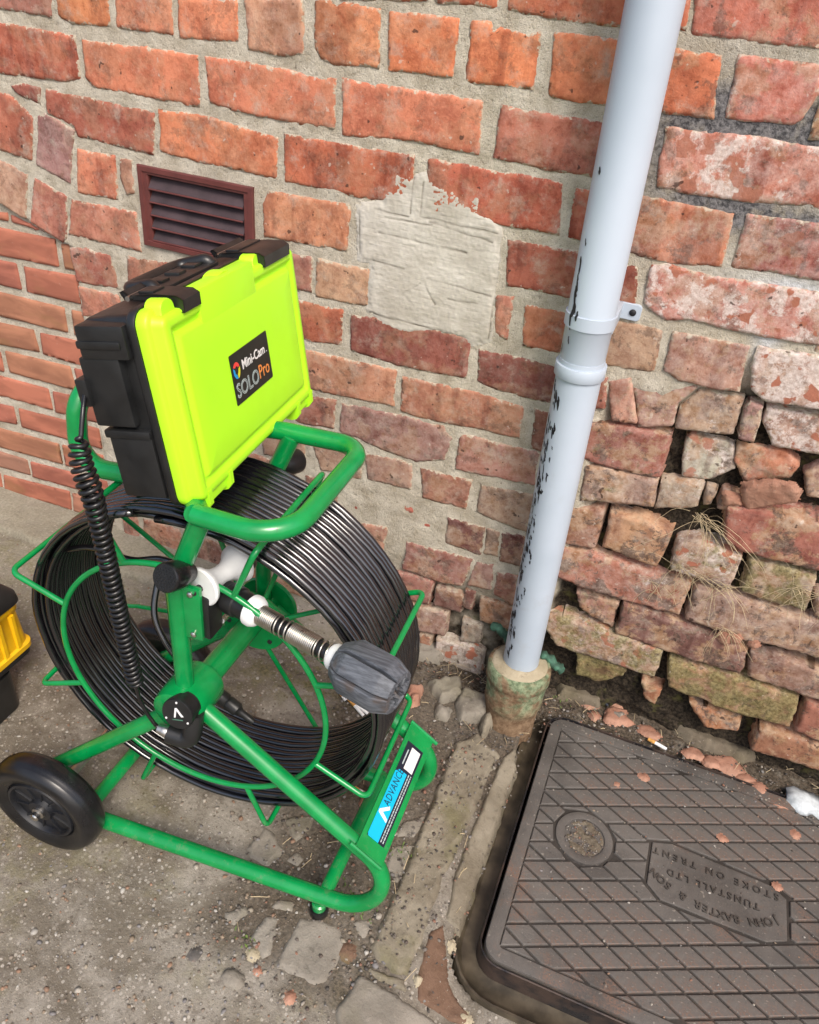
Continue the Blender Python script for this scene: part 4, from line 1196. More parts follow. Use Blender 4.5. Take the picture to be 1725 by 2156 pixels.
for i in range(-30, 40):
    for j in range(-30, 40):
        ca, cb = ya0 + i * pitch, yb0 + j * pitch
        def X_(a, b):
            x = (b - a) / (sa - sb); return (x, sa * x + a)
        g = 0.0019
        P = [X_(ca + g, cb + g), X_(ca + pitch - g, cb + g), X_(ca + pitch - g, cb + pitch - g), X_(ca + g, cb + pitch - g)]
        cx_ = sum(p[0] for p in P) / 4; cy_ = sum(p[1] for p in P) / 4
        if not (cx0 - 0.03 < cx_ < cx1 + 0.03 and cy0 - 0.03 < cy_ < cy1 + 0.03): continue
        full = P
        for n, d in (((-1, 0), -(cx0 + 0.024)), ((1, 0), cx1 - 0.024), ((0, -1), -(cy0 + 0.026)), ((0, 1), cy1 - 0.026)):
            P = clip_half(P, n, d)
            if len(P) < 3: break
        if len(P) < 3: continue
        ok = True
        for kx, ky in KEYS:
            dx, dy = cx_ - kx, cy_ - ky
            l = math.hypot(dx, dy)
            if l < KR - 0.002: ok = False; break
            P = clip_half(P, (-dx / l, -dy / l), -(dx * kx + dy * ky) / l - (KR + 0.0185))
            if len(P) < 3: ok = False; break
        if not ok: continue
        best = None
        for k in range(len(PLQ)):
            a, b = PLQ[k], PLQ[(k + 1) % len(PLQ)]
            nx, ny = b[1] - a[1], a[0] - b[0]
            l = math.hypot(nx, ny); nx /= l; ny /= l
            if (1.37 - a[0]) * nx + (-0.3 - a[1]) * ny > 0: nx, ny = -nx, -ny
            dd = cx_ * nx + cy_ * ny - (a[0] * nx + a[1] * ny)
            if best is None or dd > best[0]: best = (dd, nx, ny, a[0] * nx + a[1] * ny)
        if best[0] < 0.05:
            P = clip_half(P, (-best[1], -best[2]), -(best[3] + 0.003))
        if len(P) < 3 or area2(P) < 0.00009: continue
        # drop slivers of edges
        Q = []
        for p_ in P:
            if not Q or math.hypot(p_[0] - Q[-1][0], p_[1] - Q[-1][1]) > 0.002: Q.append(p_)
        if len(Q) < 3: continue
        z = CZ + 0.0004 * noise.noise(Vector((cx_ * 30, cy_ * 30, 0)))
        if npad >= 298: continue
        whole = len(P) == 4 and abs(area2(P) - area2(full)) < 1e-9
        if whole and sh_me is not None:
            o = bpy.data.objects.new('raised_diamond', sh_me); C.objects.link(o)
            o.location = (cx_ - sh_c[0], cy_ - sh_c[1], z - sh_c[2]); o.parent = cover
            o.matrix_parent_inverse = parent_world(cover).inverted()
        else:
            mbp = pad_mesh(Q, z)
            if mbp is None: continue
            o = mbp.build('raised_diamond', M['iron'], cover, smooth=False)
            if whole: sh_me = o.data; sh_c = (cx_, cy_, z)
        npad += 1
mbp = MB()
pin = inset(PLQ, 0.0028)
mbp.rings([[(x, y, CZ - 0.0035) for x, y in pin], [(x, y, CZ - 0.0008) for x, y in pin], [(x, y, CZ - 0.0003) for x, y in inset(PLQ, 0.0042)]], cap0=False)
plaque = mbp.build('maker_plaque', M['iron'], cover, smooth=False)

def text_mesh(name, body, size, mat, Mtx, parent, depth=0.0004, ext=0.0, align='CENTER', sx=1.0, bold=0.0, space=1.0):
    cu = bpy.data.curves.new(name, 'FONT')
    cu.body = body; cu.size = size; cu.extrude = depth; cu.align_x = align; cu.align_y = 'CENTER'
    cu.offset = bold; cu.space_character = space
    cu.resolution_u = 3
    tmp = bpy.data.objects.new(name, cu); C.objects.link(tmp)
    dg = bpy.context.evaluated_depsgraph_get()
    me = bpy.data.meshes.new_from_object(tmp.evaluated_get(dg))
    bpy.data.objects.remove(tmp); bpy.data.curves.remove(cu)
    me.transform(Mtx @ Matrix.Diagonal((sx, 1, 1, 1)))
    me.name = name
    me.materials.clear()
    return link(name, me, mat, parent, smooth=False)
def flip(x, y, z=CZ + 0.0004, rot=0.0):
    return Matrix.Translation((x, y, z)) @ Matrix.Rotation(math.pi + rot, 4, 'Z')
text_mesh('cast_lettering', 'STOKE ON TRENT', 0.0175, M['iron_letter'], flip(1.366, -0.267), plaque, 0.0016, bold=0.0001, sx=0.98, space=1.62)
text_mesh('cast_lettering', 'TUNSTALL LTD', 0.0175, M['iron_letter'], flip(1.364, -0.299), plaque, 0.0016, bold=0.0001, sx=0.95, space=1.42)
arc = 'JOHN BAXTER & SON'
for i, ch in enumerate(arc):
    if ch == ' ': continue
    t = (i - (len(arc) - 1) / 2) / ((len(arc) - 1) / 2)
    x = 1.367 - t * 0.100
    y = -0.3395 + 0.028 * t * t * abs(t) ** 0.3
    sl = 0.028 * 2.3 * abs(t) ** 1.3 * (1 if t > 0 else -1) / -0.098
    text_mesh('cast_letter', ch, 0.0185, M['iron_letter'], flip(x, y, rot=math.atan(sl)), plaque, 0.0016, bold=0.0003)
# dirt packed in the key pocket, inside a plain ring
rq = random.Random(31)
for kx, ky in KEYS:
    mb = MB(); mb.lathe([(KR + 0.0148, -0.003), (KR + 0.0142, -0.0002), (KR + 0.0130, 0.0002), (KR + 0.002, 0.0002), (KR + 0.0004, -0.0004), (KR + 0.0002, -0.012)], (kx, ky, CZ), (0, 0, 1), 48)
    mb.build('key_ring', M['iron'], cover)
    sp_ = []
    for i in range(170):
        r_ = KR * math.sqrt(rq.random()) * 0.95; an = rq.uniform(0, 6.28)
        sp_.append((kx + r_ * math.cos(an), ky + r_ * math.sin(an), 0.0006 + 0.0022 * rq.random() ** 2, 0.0, rq.choice(pal + dk)))
    tag(link('grit', pebbles('grit', sp_, 9, lambda x, y: CZ - 0.0012), M['pebble'], cover), kind='stuff')
    mb = MB()
    rad = [0.0400, 0.0355, 0.033, 0.029, 0.025, 0.021, 0.017, 0.013, 0.009, 0.004]
    loops = []
    for k, r_ in enumerate(rad):
        L = []
        for a in range(56):
            an = 2 * math.pi * a / 56
            x, y = kx + r_ * math.cos(an), ky + r_ * math.sin(an)
            dz = 0.0040 * noise.noise(Vector((x * 70, y * 70, 3))) + 0.003 * noise.noise(Vector((x * 240, y * 240, 1)))
            L.append((x, y, CZ - (0.016 if k == 0 else 0.006 if k == 1 else 0.0018) + (0 if k == 0 else dz * 1.5) - (0.010 * max(0, math.cos(an - 3.6)) ** 2 if 0 < k < 3 else 0)))
        loops.append(L)
    mb.rings(loops, cap0=False)
    tag(mb.build('packed_dirt', M['dirt'], cover, sharp=0), kind='stuff')

# ------------------------------------------------------------------ downpipe and drain socket
P0, P1 = Vector((0.8985, -0.075, 1.42)), Vector((0.9425, -0.075, 0.085))
def on_pipe(z): return P0.lerp(P1, (z - P0.z) / (P1.z - P0.z))
pdir = (P1 - P0).normalized()
pipe = thing('downpipe', 'pale grey plastic downpipe with black chipped marks running down the brick wall', 'downpipe', on_pipe(0.085))
mb = MB()
R = 0.0345
mb.lathe([(R - 0.003, 0), (R, 0), (R, (on_pipe(0.80) - P0).length), (R + 0.0006, (on_pipe(0.798) - P0).length), (R + 0.0006, (on_pipe(0.785) - P0).length), (R - 0.0002, (on_pipe(0.784) - P0).length), (R - 0.0012, (on_pipe(0.72) - P0).length)], P0, pdir, 48)
mb.build('upper_pipe', M['pipe'], pipe)
mb = MB()
a0 = (on_pipe(0.735) - P0).length
mb.lathe([(R - 0.0004, a0), (R, a0 + 0.004), (R, (P1 - P0).length), (R - 0.003, (P1 - P0).length)], P0, pdir, 48)
mb.build('lower_pipe', M['pipe'], pipe)
mb = MB()
c0 = (on_pipe(0.728) - P0).length
mb.lathe([(R + 0.0002, c0), (R + 0.0034, c0 + 0.0003), (R + 0.0038, c0 + 0.0008), (R + 0.0038, c0 + 0.0192), (R + 0.0034, c0 + 0.0198), (R + 0.0002, c0 + 0.020)], P0, pdir, 48)
mb.build('collar', M['pipe'], pipe)
# fixing clip: strap round the pipe and a lug on the wall
mb = MB()
s0 = (on_pipe(0.806) - P0).length
mb.lathe([(R + 0.0004, s0), (R + 0.0024, s0 + 0.0006), (R + 0.0024, s0 + 0.0195), (R + 0.0004, s0 + 0.020)], P0, pdir, 48)
bc = on_pipe(0.796)
lug = rrect(bc.x + 0.020, bc.x + 0.064, 0.781, 0.806, 0.006, 0)
mb.rings([[(v.x, 0.004, v.y) for v in lug], [(v.x, -0.0032, v.y) for v in lug], [(v.x, -0.0040, v.y) for v in rrect(bc.x + 0.0208, bc.x + 0.0632, 0.7818, 0.8052, 0.0055, 0)]])
mb.box(I4, bc.x + 0.022, bc.x + 0.036, -0.078, 0.0, 0.780, 0.806, 0.002)
clip = mb.build('pipe_clip', M['pipe'], pipe)
mb = MB()
mb.lathe([(0.0052, 0), (0.0052, 0.0012), (0.0035, 0.0026), (0, 0.0028)], (bc.x + 0.0520, -0.0042, 0.7935), (0, -1, 0), 16)
mb.build('screw', M['chip'], clip)
# chips in the surface
mb = MB()
r3 = random.Random(21)
def chip(z, ang, ln, w):
    n = 5
    vs_, fs = [], []
    for i in range(n + 1):
        t = i / n
        zz = z - ln * t
        c = on_pipe(zz)
        rr_ = (R if zz < 0.735 else R + 0.0002) + 0.0005
        if 0.783 < zz < 0.807: rr_ += 0.0026
        if 0.703 < zz < 0.729: rr_ += 0.0041
        wv = w * (math.sin(math.pi * min(1, max(0.06, t * 0.94 + 0.03))) ** 0.5) * (0.7 + 0.6 * r3.random()) / rr_ / 2
        a = ang + r3.uniform(-0.02, 0.02) + t * 0.05
        for sgn in (-1, 1):
            an = a + sgn * wv
            vs_.append(c + Vector((math.cos(an), math.sin(an), 0)) * rr_)
    for i in range(n):
        fs.append((2 * i, 2 * i + 1, 2 * i + 3, 2 * i + 2))
    mb.add(vs_, fs)
big = [(1.00, 205, .010, .004), (0.91, 204, .010, .0022), (0.885, 199, .024, .0045), (0.838, 205, .008, .0022), (0.862, 200, .018, .003), (0.845, 201, .024, .005), (0.832, 205, .050, .005), (0.822, 208, .020, .005)]
for z, a, l, w in big: chip(z, math.radians(a + 22), l, w)
for i in range(165):
    z = 0.46 + 0.40 * (r3.random() - r3.random()) if i < 120 else r3.uniform(0.14, 0.74)
    if 0.70 < z < 0.75: continue
    chip(z, math.radians(r3.choice([203, 208, 212, 217, 222, 227, 233, 241]) + r3.uniform(-4, 4)), r3.uniform(0.004, 0.024) * (1 if i % 3 else .5), r3.uniform(0.0018, 0.0046))
tag(mb.build('chipped_marks', M['chip'], pipe, sharp=0), kind='stuff')

sock = thing('drain_socket', 'mossy clay drain socket taking the foot of the grey downpipe', 'drain pipe', (0.946, -0.082, -0.07))
S0 = Vector((0.9485, -0.086, -0.075)); sdir = (Vector((0.9415, -0.075, 0.10)) - S0).normalized()
mb = MB()
sp = [(0.0515, -0.03), (0.0515, 0.0), (0.0520, 0.035), (0.0525, 0.062), (0.0535, 0.072), (0.0560, 0.077), (0.0580, 0.083), (0.0580, 0.090), (0.0575, 0.108), (0.0585, 0.122), (0.0590, 0.130), (0.0595, 0.138), (0.0622, 0.142), (0.0628, 0.150), (0.0622, 0.167), (0.0600, 0.172), (0.055, 0.174), (0.050, 0.168)]
mb.lathe(sp, S0, sdir, 56)
for i, v in enumerate(mb.v):
    w = Vector(v); d_ = (noise.noise(w * 45) * 0.0013 + noise.noise(w * 130) * 0.0006)
    ax = S0 + sdir * (w - S0).dot(sdir)
    mb.v[i] = tuple(w + (w - ax).normalized() * d_)
mb.build('clay_socket', M['socket'], sock, sharp=60)
mb = MB()
loops = []
for r_, d_ in ((0.0560, 0.165), (0.0550, 0.1735), (0.050, 0.1765), (0.044, 0.178), (0.038, 0.180), (0.0335, 0.184), (0.0325, 0.170)):
    ring_ = []
    x_ = sdir.cross(Vector((0, 1, 0))).normalized(); y_ = sdir.cross(x_)
    for k in range(48):
        an = 2 * math.pi * k / 48
        p_ = S0 + sdir * d_ + (x_ * math.cos(an) + y_ * math.sin(an)) * r_
        p_ = p_ + sdir * (noise.noise(p_ * 60) * 0.0022 + noise.noise(p_ * 190) * 0.001)
        ring_.append(p_)
    loops.append(ring_)
mb.rings(loops, cap0=False, cap1=False)
mb.build('mortar_fillet', M['haunch'], sock, sharp=0)
# green scaled lugs of the old iron ear behind the socket
for pts in ([(0.868, -0.028, 0.122), (0.880, -0.032, 0.128), (0.900, -0.036, 0.116), (0.915, -0.04, 0.112)], [(0.975, -0.045, 0.112), (0.995, -0.04, 0.098), (1.012, -0.038, 0.084), (1.022, -0.034, 0.075)]):
    mb = MB(); mb.tube(spline(pts, 5), [0.008, 0.0095, 0.0085, 0.0075, 0.009] * 3 + [0.004], 10)
    for i, v in enumerate(mb.v):
        w = Vector(v); mb.v[i] = tuple(w + Vector((0, 1, 1)) * noise.noise(w * 120) * 0.004)
    mb.build('ear', M['copper'], sock, sharp=0)

sp_ = []
for i in range(900):
    x = rq.uniform(1.03, 1.71)
    y = -0.05 - abs(rq.gauss(0, 0.022)) if i < 420 else rq.uniform(-0.55, -0.06)
    sp_.append((x, y, 0.0006 + 0.0021 * rq.random() ** 3, 0.0, rq.choice(pal + dk)))
tag(link('grit', pebbles('grit', sp_, 10, lambda x, y: CZ), M['pebble'], cover), kind='stuff')
# ------------------------------------------------------------------ cable reel
reel = thing('cable_reel', 'green tubular framed reel holding a thick coil of black cable on two black wheels', 'cable reel', (0.56, -0.51, 0))
rt = 0.0125
FWD = Vector((math.cos(0.04), math.sin(0.04), 0)); AX = Vector((-math.sin(0.04), math.cos(0.04), 0))
def reel_pt(y, r, deg, cx=0.551, cz=0.346, y0=-0.577):
    """point in the drum: y = distance along the axle from the near hoop"""
    a = math.radians(deg)
    return Vector((cx, y0, cz)) + AX * y + FWD * (r * math.cos(a)) + Vector((0, 0, r * math.sin(a)))
# side frames
zf = 0.043
near = fillet([(0.575, -0.597, 0.338), (1.025 - 0.005, -0.600, zf), (0.300, -0.660, zf - 0.004), (0.296, -0.640, 0.080), (0.560, -0.598, 0.330)], [0.066, 0.03, 0.02], 12)
mb = MB(); mb.tube(near, rt, 14); mb.build('side_frame', M['green'], reel)
far = fillet([(0.575, -0.385, 0.338), (1.025 - 0.01, -0.388, zf), (0.300, -0.405, zf - 0.004), (0.296, -0.400, 0.080), (0.560, -0.385, 0.330)], [0.066, 0.03, 0.02], 12)
mb = MB(); mb.tube(far, rt, 14); mb.build('side_frame', M['green'], reel)
# uprights running into the top loop
mb = MB(); mb.tube(fillet([(0.556, -0.594, 0.34), (0.556, -0.594, 0.545), (0.602, -0.594, 0.660)], [0.07], 8), rt, 14); mb.build('upright', M['green'], reel)
mb = MB(); mb.tube(fillet([(0.556, -0.384, 0.34), (0.556, -0.384, 0.545), (0.602, -0.382, 0.660)], [0.07], 8), rt, 14); mb.build('upright', M['green'], reel)
loop = fillet([(0.596, -0.598, 0.664), (0.711, -0.600, 0.670), (0.704, -0.374, 0.668), (0.590, -0.380, 0.662), (0.440, -0.392, 0.645), (0.395, -0.400, 0.735), (0.378, -0.520, 0.722), (0.376, -0.532, 0.624), (0.555, -0.530, 0.648), (0.596, -0.598, 0.664)], [0.052, 0.036, 0.01, 0.04, 0.04, 0.04, 0.036, 0.02], 8)
mb = MB(); mb.tube(loop, rt, 14); mb.build('carry_handle', M['green'], reel)
# cross members
for name, a, b, r in (('cross_tube', (0.788, -0.612, zf), (0.786, -0.386, zf), 0.011), ('cross_tube', (0.384, -0.650, zf), (0.382, -0.404, zf), 0.0115), ('axle', (0.3505, -0.696, 0.0925), (0.342, -0.345, 0.0915), 0.007)):
    mb = MB(); mb.tube([a, b], r, 14); mb.build(name, M['green'] if name != 'axle' else M['steel'], reel)
# gussets carrying the axle
for y in (-0.655, -0.395):
    mb = MB()
    pr = [(0.285, 0.040), (0.335, 0.060), (0.365, 0.098), (0.360, 0.130), (0.322, 0.112), (0.285, 0.085)]
    mb.rings([[(x, y - 0.0025, z) for x, z in pr], [(x, y + 0.0025, z) for x, z in pr]])
    mb.build('gusset_plate', M['green'], reel, smooth=False)
# hub: boss, shaft, flanges
hub_c = lambda y: Vector((0.5575, y, 0.3345))
mb = MB(); mb.lathe([(0.030, 0), (0.0345, 0.003), (0.036, 0.012), (0.036, 0.066), (0.033, 0.072), (0.024, 0.074)], hub_c(-0.624), AX, 36); mb.build('hub_boss', M['green'], reel)
mb = MB(); mb.tube([hub_c(-0.56), hub_c(-0.36)], 0.0185, 20); mb.build('hub_shaft', M['green'], reel)
mb = MB(); mb.lathe([(0.018, -0.004), (0.055, -0.004), (0.0565, -0.002), (0.0565, 0.002), (0.055, 0.004), (0.018, 0.004)], hub_c(-0.418), AX, 40, closed=True)
fl = mb.build('hub_flange', M['green'], reel)
for k in range(6):
    a = math.radians(60 * k + 15)
    c = hub_c(-0.4222) + FWD * (0.042 * math.cos(a)) + Vector((0, 0, 0.042 * math.sin(a)))
    mb = MB(); mb.lathe([(0.0042, 0), (0.0042, -0.0018), (0.003, -0.003), (0, -0.003)], c, AX, 6); mb.build('bolt', M['chip'], fl, smooth=False)
mb = MB(); mb.lathe([(0.018, -0.004), (0.048, -0.004), (0.050, 0.0), (0.048, 0.004), (0.018, 0.004)], hub_c(-0.372), AX, 40, closed=True); mb.build('hub_flange', M['green'], reel)
# cap on the near end of the hub, with elbow plug below it
cap_c = Vector((0.5700, -0.6330, 0.3530)); cap_n = Vector((0.05, -0.97, 0.22)).normalized()
mb = MB(); mb.lathe([(0.018, -0.018), (0.0220, -0.016), (0.0228, -0.004), (0.0228, 0.0), (0.0220, 0.0018), (0.0, 0.0022)], cap_c, cap_n, 44)
capo = mb.build('hub_cap', M['black'], reel)
up_c = (Vector((0, 0, 1)) - cap_n * cap_n.z).normalized(); rt_c = up_c.cross(cap_n).normalized()
capM = Matrix((rt_c.to_4d(), up_c.to_4d(), cap_n.to_4d(), Vector((0, 0, 0, 1)))).transposed()
for i in range(3): capM[3][i] = 0
for i in range(3): capM[i][3] = cap_c[i]; 
capM[3][3] = 1
for a in (95, 215, 335):
    c = cap_c + (rt_c * math.cos(math.radians(a)) + up_c * math.sin(math.radians(a))) * 0.0185 + cap_n * 0.0016
    mb = MB(); mb.lathe([(0.0016, 0), (0.0016, 0.0008), (0, 0.0012)], c, cap_n, 10); mb.build('rivet', M['paper'], capo)
def print_poly(name, pts, Mx, mat, parent, z=0.0004, th=0.0003):
    mb = MB(); mb.rings([[Mx @ Vector((x, y, z - th)) for x, y in pts], [Mx @ Vector((x, y, z)) for x, y in pts]])
    return mb.build(name, mat, parent, smooth=False)
def chevron(s, w=0.3):
    return [(-0.5 * s, -0.55 * s), (-0.06 * s, 0.5 * s), (0.16 * s, 0.5 * s), (0.62 * s, -0.55 * s), (0.34 * s, -0.55 * s), (0.04 * s, 0.18 * s), (-0.16 * s, -0.22 * s), (-0.30 * s, -0.55 * s)]
print_poly('logo_mark', chevron(0.0135), capM @ Matrix.Translation((0.000, 0.004, 0.0024)) @ Matrix.Rotation(math.radians(22), 4, 'Z'), M['paper'], capo)
print_poly('logo_bar', [(-0.008, -0.0085), (0.008, -0.0085), (0.0085, -0.0068), (-0.0085, -0.0068)], capM @ Matrix.Translation((0.0, 0.0, 0.0024)) @ Matrix.Rotation(math.radians(14), 4, 'Z'), M['copper'], capo)
mb = MB()
e0 = cap_c - cap_n * 0.013
mb.lathe([(0.0212, -0.010), (0.0212, 0.006)], e0, cap_n, 32)
el = fillet([e0 + Vector((0.014, 0.004, -0.006)), Vector((0.585, -0.630, 0.3035)), Vector((0.553, -0.634, 0.307))], [0.012], 8)
mb.tube(el, 0.0138, 18)
plug = mb.build('elbow_plug', M['black'], reel)
mb = MB(); t0 = el[-1]
mb.lathe([(0.0075, 0), (0.0082, 0.001), (0.0082, 0.008), (0.0068, 0.009), (0.0068, 0.016), (0.0045, 0.017)], t0, (-1, -0.02, 0.01), 18); mb.build('connector_ring', M['steel'], plug)
# drum: two hoops, cage bars and spokes
wr = 0.0042
for y in (0.0,):
    mb = MB(); mb.tube([reel_pt(y, 0.2045, a) for a in range(0, 360, 4)], wr, 10, closed=True); mb.build('drum_hoop', M['green'], reel)
for k in range(8):
    a = 23.5 + 45 * k
    mb = MB(); mb.tube(fillet([reel_pt(0.0, 0.2045, a), reel_pt(-0.003, 0.2920, a), reel_pt(0.193, 0.2920, a), reel_pt(0.188, 0.2440, a)], [0.012, 0.012], 5), wr, 10); mb.build('cage_bar', M['green'], reel)
    hc = hub_c(-0.418)
    mb = MB(); mb.tube([hc + FWD * (0.045 * math.cos(math.radians(a))) + Vector((0, 0, 0.045 * math.sin(math.radians(a)))), reel_pt(0.188, 0.246, a)], 0.0040, 10); mb.build('spoke', M['green'], reel)
# the coil: one long cable wound in two layers
path = []
r4 = random.Random(3)
turns, y_a, y_b = 16, 0.022, 0.176
def coil_layer(r0, ya, yb, n, seed):
    out = []
    for i in range(n * 60):
        t = i / 60.0
        a = -t * 360.0
        w = noise.noise(Vector((math.cos(math.radians(a)) * 2.2, math.sin(math.radians(a)) * 2.2, int(t) * 1.7 + seed)))
        w2 = noise.noise(Vector((math.cos(math.radians(a)) * 3.1, math.sin(math.radians(a)) * 3.1, int(t) * 2.9 + seed + 40)))
        y = ya + (yb - ya) * t / n
        sag = 0.006 * max(0, -math.sin(math.radians(a)))
        out.append(reel_pt(y + w2 * 0.0022, r0 + sag + w * 0.0032, a + 100))
    return out
path += coil_layer(0.2560, 0.024, 0.172, turns, 0)
path += coil_layer(0.2665, 0.176, 0.018, turns + 1, 11)
mb = MB(); mb.tube(path, 0.00475, 8); mb.build('cable_coil', M['cable'], reel, sharp=0)
# loose run of the cable from the coil to the camera
mb = MB(); mb.tube(spline([reel_pt(0.05, 0.252, 150), reel_pt(0.05, 0.225, 140), (0.445, -0.54, 0.500), (0.500, -0.545, 0.525), (0.545, -0.545, 0.520), (0.590, -0.545, 0.505)], 8), 0.0047, 10); mb.build('cable_lead', M['cable'], reel)
mb = MB(); mb.tube(spline([(0.420, -0.46, 0.40), (0.43, -0.49, 0.345), (0.47, -0.50, 0.29), (0.515, -0.49, 0.262), (0.540, -0.47, 0.30)], 8), 0.0052, 10); mb.build('cable_lead', M['cable'], reel)
# spare plug on a short lead inside the drum
mb = MB()
d0, d1 = Vector((0.537, -0.500, 0.243)), Vector((0.603, -0.500, 0.208)); dd = (d1 - d0)
mb.lathe([(0.006, 0), (0.0115, 0.002), (0.0115, 0.020), (0.0098, 0.022), (0.0112, 0.025), (0.0112, 0.042), (0.008, 0.045), (0.0055, 0.050), (0.0060, 0.066), (0.0045, 0.074), (0, 0.075)], d0, dd, 18)
mb.tube(spline([(0.545, -0.505, 0.300), (0.535, -0.502, 0.272), (0.536, -0.500, 0.250), d0], 5), 0.003, 8)
mb.build('spare_plug', M['black'], reel)
# white roller guide on its bracket
ra, rb = Vector((0.5845, -0.584, 0.540)), Vector((0.596, -0.512, 0.533)); rx = (rb - ra)
ln = rx.length
mb = MB(); mb.lathe([(0.008, 0), (0.0245, 0.0005), (0.0262, 0.003), (0.0255, 0.007), (0.019, 0.014), (0.0135, 0.025), (0.0118, ln * 0.5), (0.0135, ln - 0.025), (0.019, ln - 0.014), (0.0255, ln - 0.007), (0.0262, ln - 0.003), (0.0245, ln - 0.0005), (0.008, ln)], ra, rx, 40); mb.build('roller_guide', M['white'], reel)
mb = MB(); mb.tube([ra - rx.normalized() * 0.012, rb + rx.normalized() * 0.014], 0.005, 12); mb.box(Matrix.Translation(rb + rx.normalized() * 0.014), -0.012, 0.012, -0.008, 0.008, -0.014, 0.014, 0.003); mb.build('roller_spindle', M['black'], reel)
bM = Matrix.Translation((0.571, -0.594, 0.505)) @ Matrix.Rotation(math.radians(6), 4, 'Z')
mb = MB(); mb.box(bM, -0.004, 0.020, -0.0035, 0.0035, -0.043, 0.042, 0.0015)
brk = mb.build('mounting_bracket', M['green'], reel)
for z in (-0.034, 0.033):
    mb = MB(); mb.lathe([(0.0042, 0), (0.0042, 0.0025), (0.0028, 0.0038), (0, 0.004)], bM @ Vector((0.008, -0.0035, z)), (0, -1, 0), 12); mb.build('bolt', M['steel'], brk)
mb = MB(); mb.box(Matrix.Translation((0.590, -0.570, 0.500)), -0.009, 0.009, -0.020, 0.010, -0.038, 0.030, 0.003); mb.build('bracket_block', M['black'], reel)
mb = MB(); mb.tube([(0.596, -0.56, 0.470), (0.560, -0.44, 0.395)], 0.0042, 10); mb.build('stay_rod', M['steel'], reel)
# locking knobs
def knob(c, d):
    d = Vector(d).normalized(); c = Vector(c)
    mb = MB(); mb.lathe([(0.0125, -0.010), (0.0135, 0.0), (0.0165, 0.004), (0.0180, 0.016), (0.0182, 0.030), (0.0175, 0.034), (0.0162, 0.0355), (0.0, 0.0357)], c, d, 36)
    k = mb.build('rubber_knob', M['rubber'], reel)
    x = d.cross(Vector((0, 0, 1))).normalized(); y = d.cross(x)
    mb = MB()
    for i in range(-3, 4):
        for j in range(-3, 4):
            u, v = (i + 0.5 * (j % 2)) * 0.0044, j * 0.0040
            if math.hypot(u, v) > 0.0135: continue
            mb.lathe([(0.0010, 0), (0.0009, 0.0009), (0.0, 0.0011)], c + d * 0.0356 + x * u + y * v, d, 6)
    mb.build('stud', M['hub_black'], k)
knob((0.578, -0.604, 0.576), (-0.06, -0.86, 0.42))
knob((0.578, -0.372, 0.600), (0.30, 0.90, -0.15))
# rubber feet under the front
for y in (-0.606, -0.392):
    mb = MB(); mb.lathe([(0.0115, 0.0), (0.0115, 0.014), (0.0085, 0.016), (0.0085, 0.022)], (0.776, y, ground_z(0.776, y) + 0.012), (0, 0, 1), 18)
    mb.build('foot_stub', M['green'], reel)
    mb = MB(); mb.lathe([(0.0125, -0.002), (0.0150, 0.001), (0.0152, 0.012), (0.0140, 0.015), (0.010, 0.0155)], (0.776, y, ground_z(0.776, y)), (0, 0, 1), 20)
    mb.build('rubber_foot', M['rubber'], reel)
# wheels
def wheel(c, out):
    """out = -1 when the outer face looks to the yard"""
    ax = AX * out
    root_c = Vector(c)
    hub = bpy.data.objects.new('wheel', None)
    WS = 1.15
    prof = [(0.056, -0.020), (0.060, -0.0225), (0.068, -0.0235), (0.0745, -0.0205), (0.0780, -0.0145), (0.0790, -0.0125), (0.0790, -0.0105), (0.0800, -0.0085), (0.0806, -0.003), (0.0806, 0.003), (0.0800, 0.0085), (0.0790, 0.0105), (0.0790, 0.0125), (0.0780, 0.0145), (0.0745, 0.0205), (0.068, 0.0235), (0.0605, 0.0225), (0.0570, 0.0195), (0.0525, 0.0185), (0.0500, 0.0150), (0.0495, 0.0)]
    prof = [(r_ * WS, d_ * 0.98) for r_, d_ in prof]
    mb = MB(); mb.lathe(prof, root_c, ax, 72)
    w = mb.build('wheel', M['rubber'], reel)
    mb = MB(); mb.lathe([(r_ * WS, d_ * WS) for r_, d_ in [(0.0505, 0.010), (0.0485, 0.0165), (0.0455, 0.0170), (0.0435, 0.0145), (0.0425, 0.004), (0.020, 0.0045), (0.0175, 0.012), (0.0165, 0.0165), (0.0135, 0.0172), (0.0, 0.0172)]], root_c, ax, 48)
    rim = mb.build('rim', M['hub_black'], w)
    x = ax.cross(Vector((0, 0, 1))).normalized(); y = ax.cross(x)
    mb = MB()
    for k in range(10):
        a = math.radians(36 * k + 10)
        d = x * math.cos(a) + y * math.sin(a); e = ax.cross(d)
        Mx = Matrix((d.to_4d(), e.to_4d(), ax.to_4d(), (0, 0, 0, 1))).transposed()
        for i in range(3): Mx[i][3] = root_c[i]
        Mx[3] = (0, 0, 0, 1)
        mb.box(Mx, 0.014 * WS, 0.0440 * WS, -0.0013, 0.0013, 0.003, 0.0125 * WS, 0.0005)
    mb.build('rim_rib', M['hub_black'], w)
    mb = MB(); mb.lathe([(r_ * WS, d_ * WS) for r_, d_ in [(0.0088, 0.015), (0.0088, 0.0200), (0.0060, 0.0215), (0.0060, 0.0265), (0.0045, 0.0280), (0, 0.0284)]], root_c, ax, 20); mb.build('axle_nut', M['steel'], w)
wheel((0.3510, -0.684, 0.0925), -1)
wheel((0.3420, -0.362, 0.0915), 1)
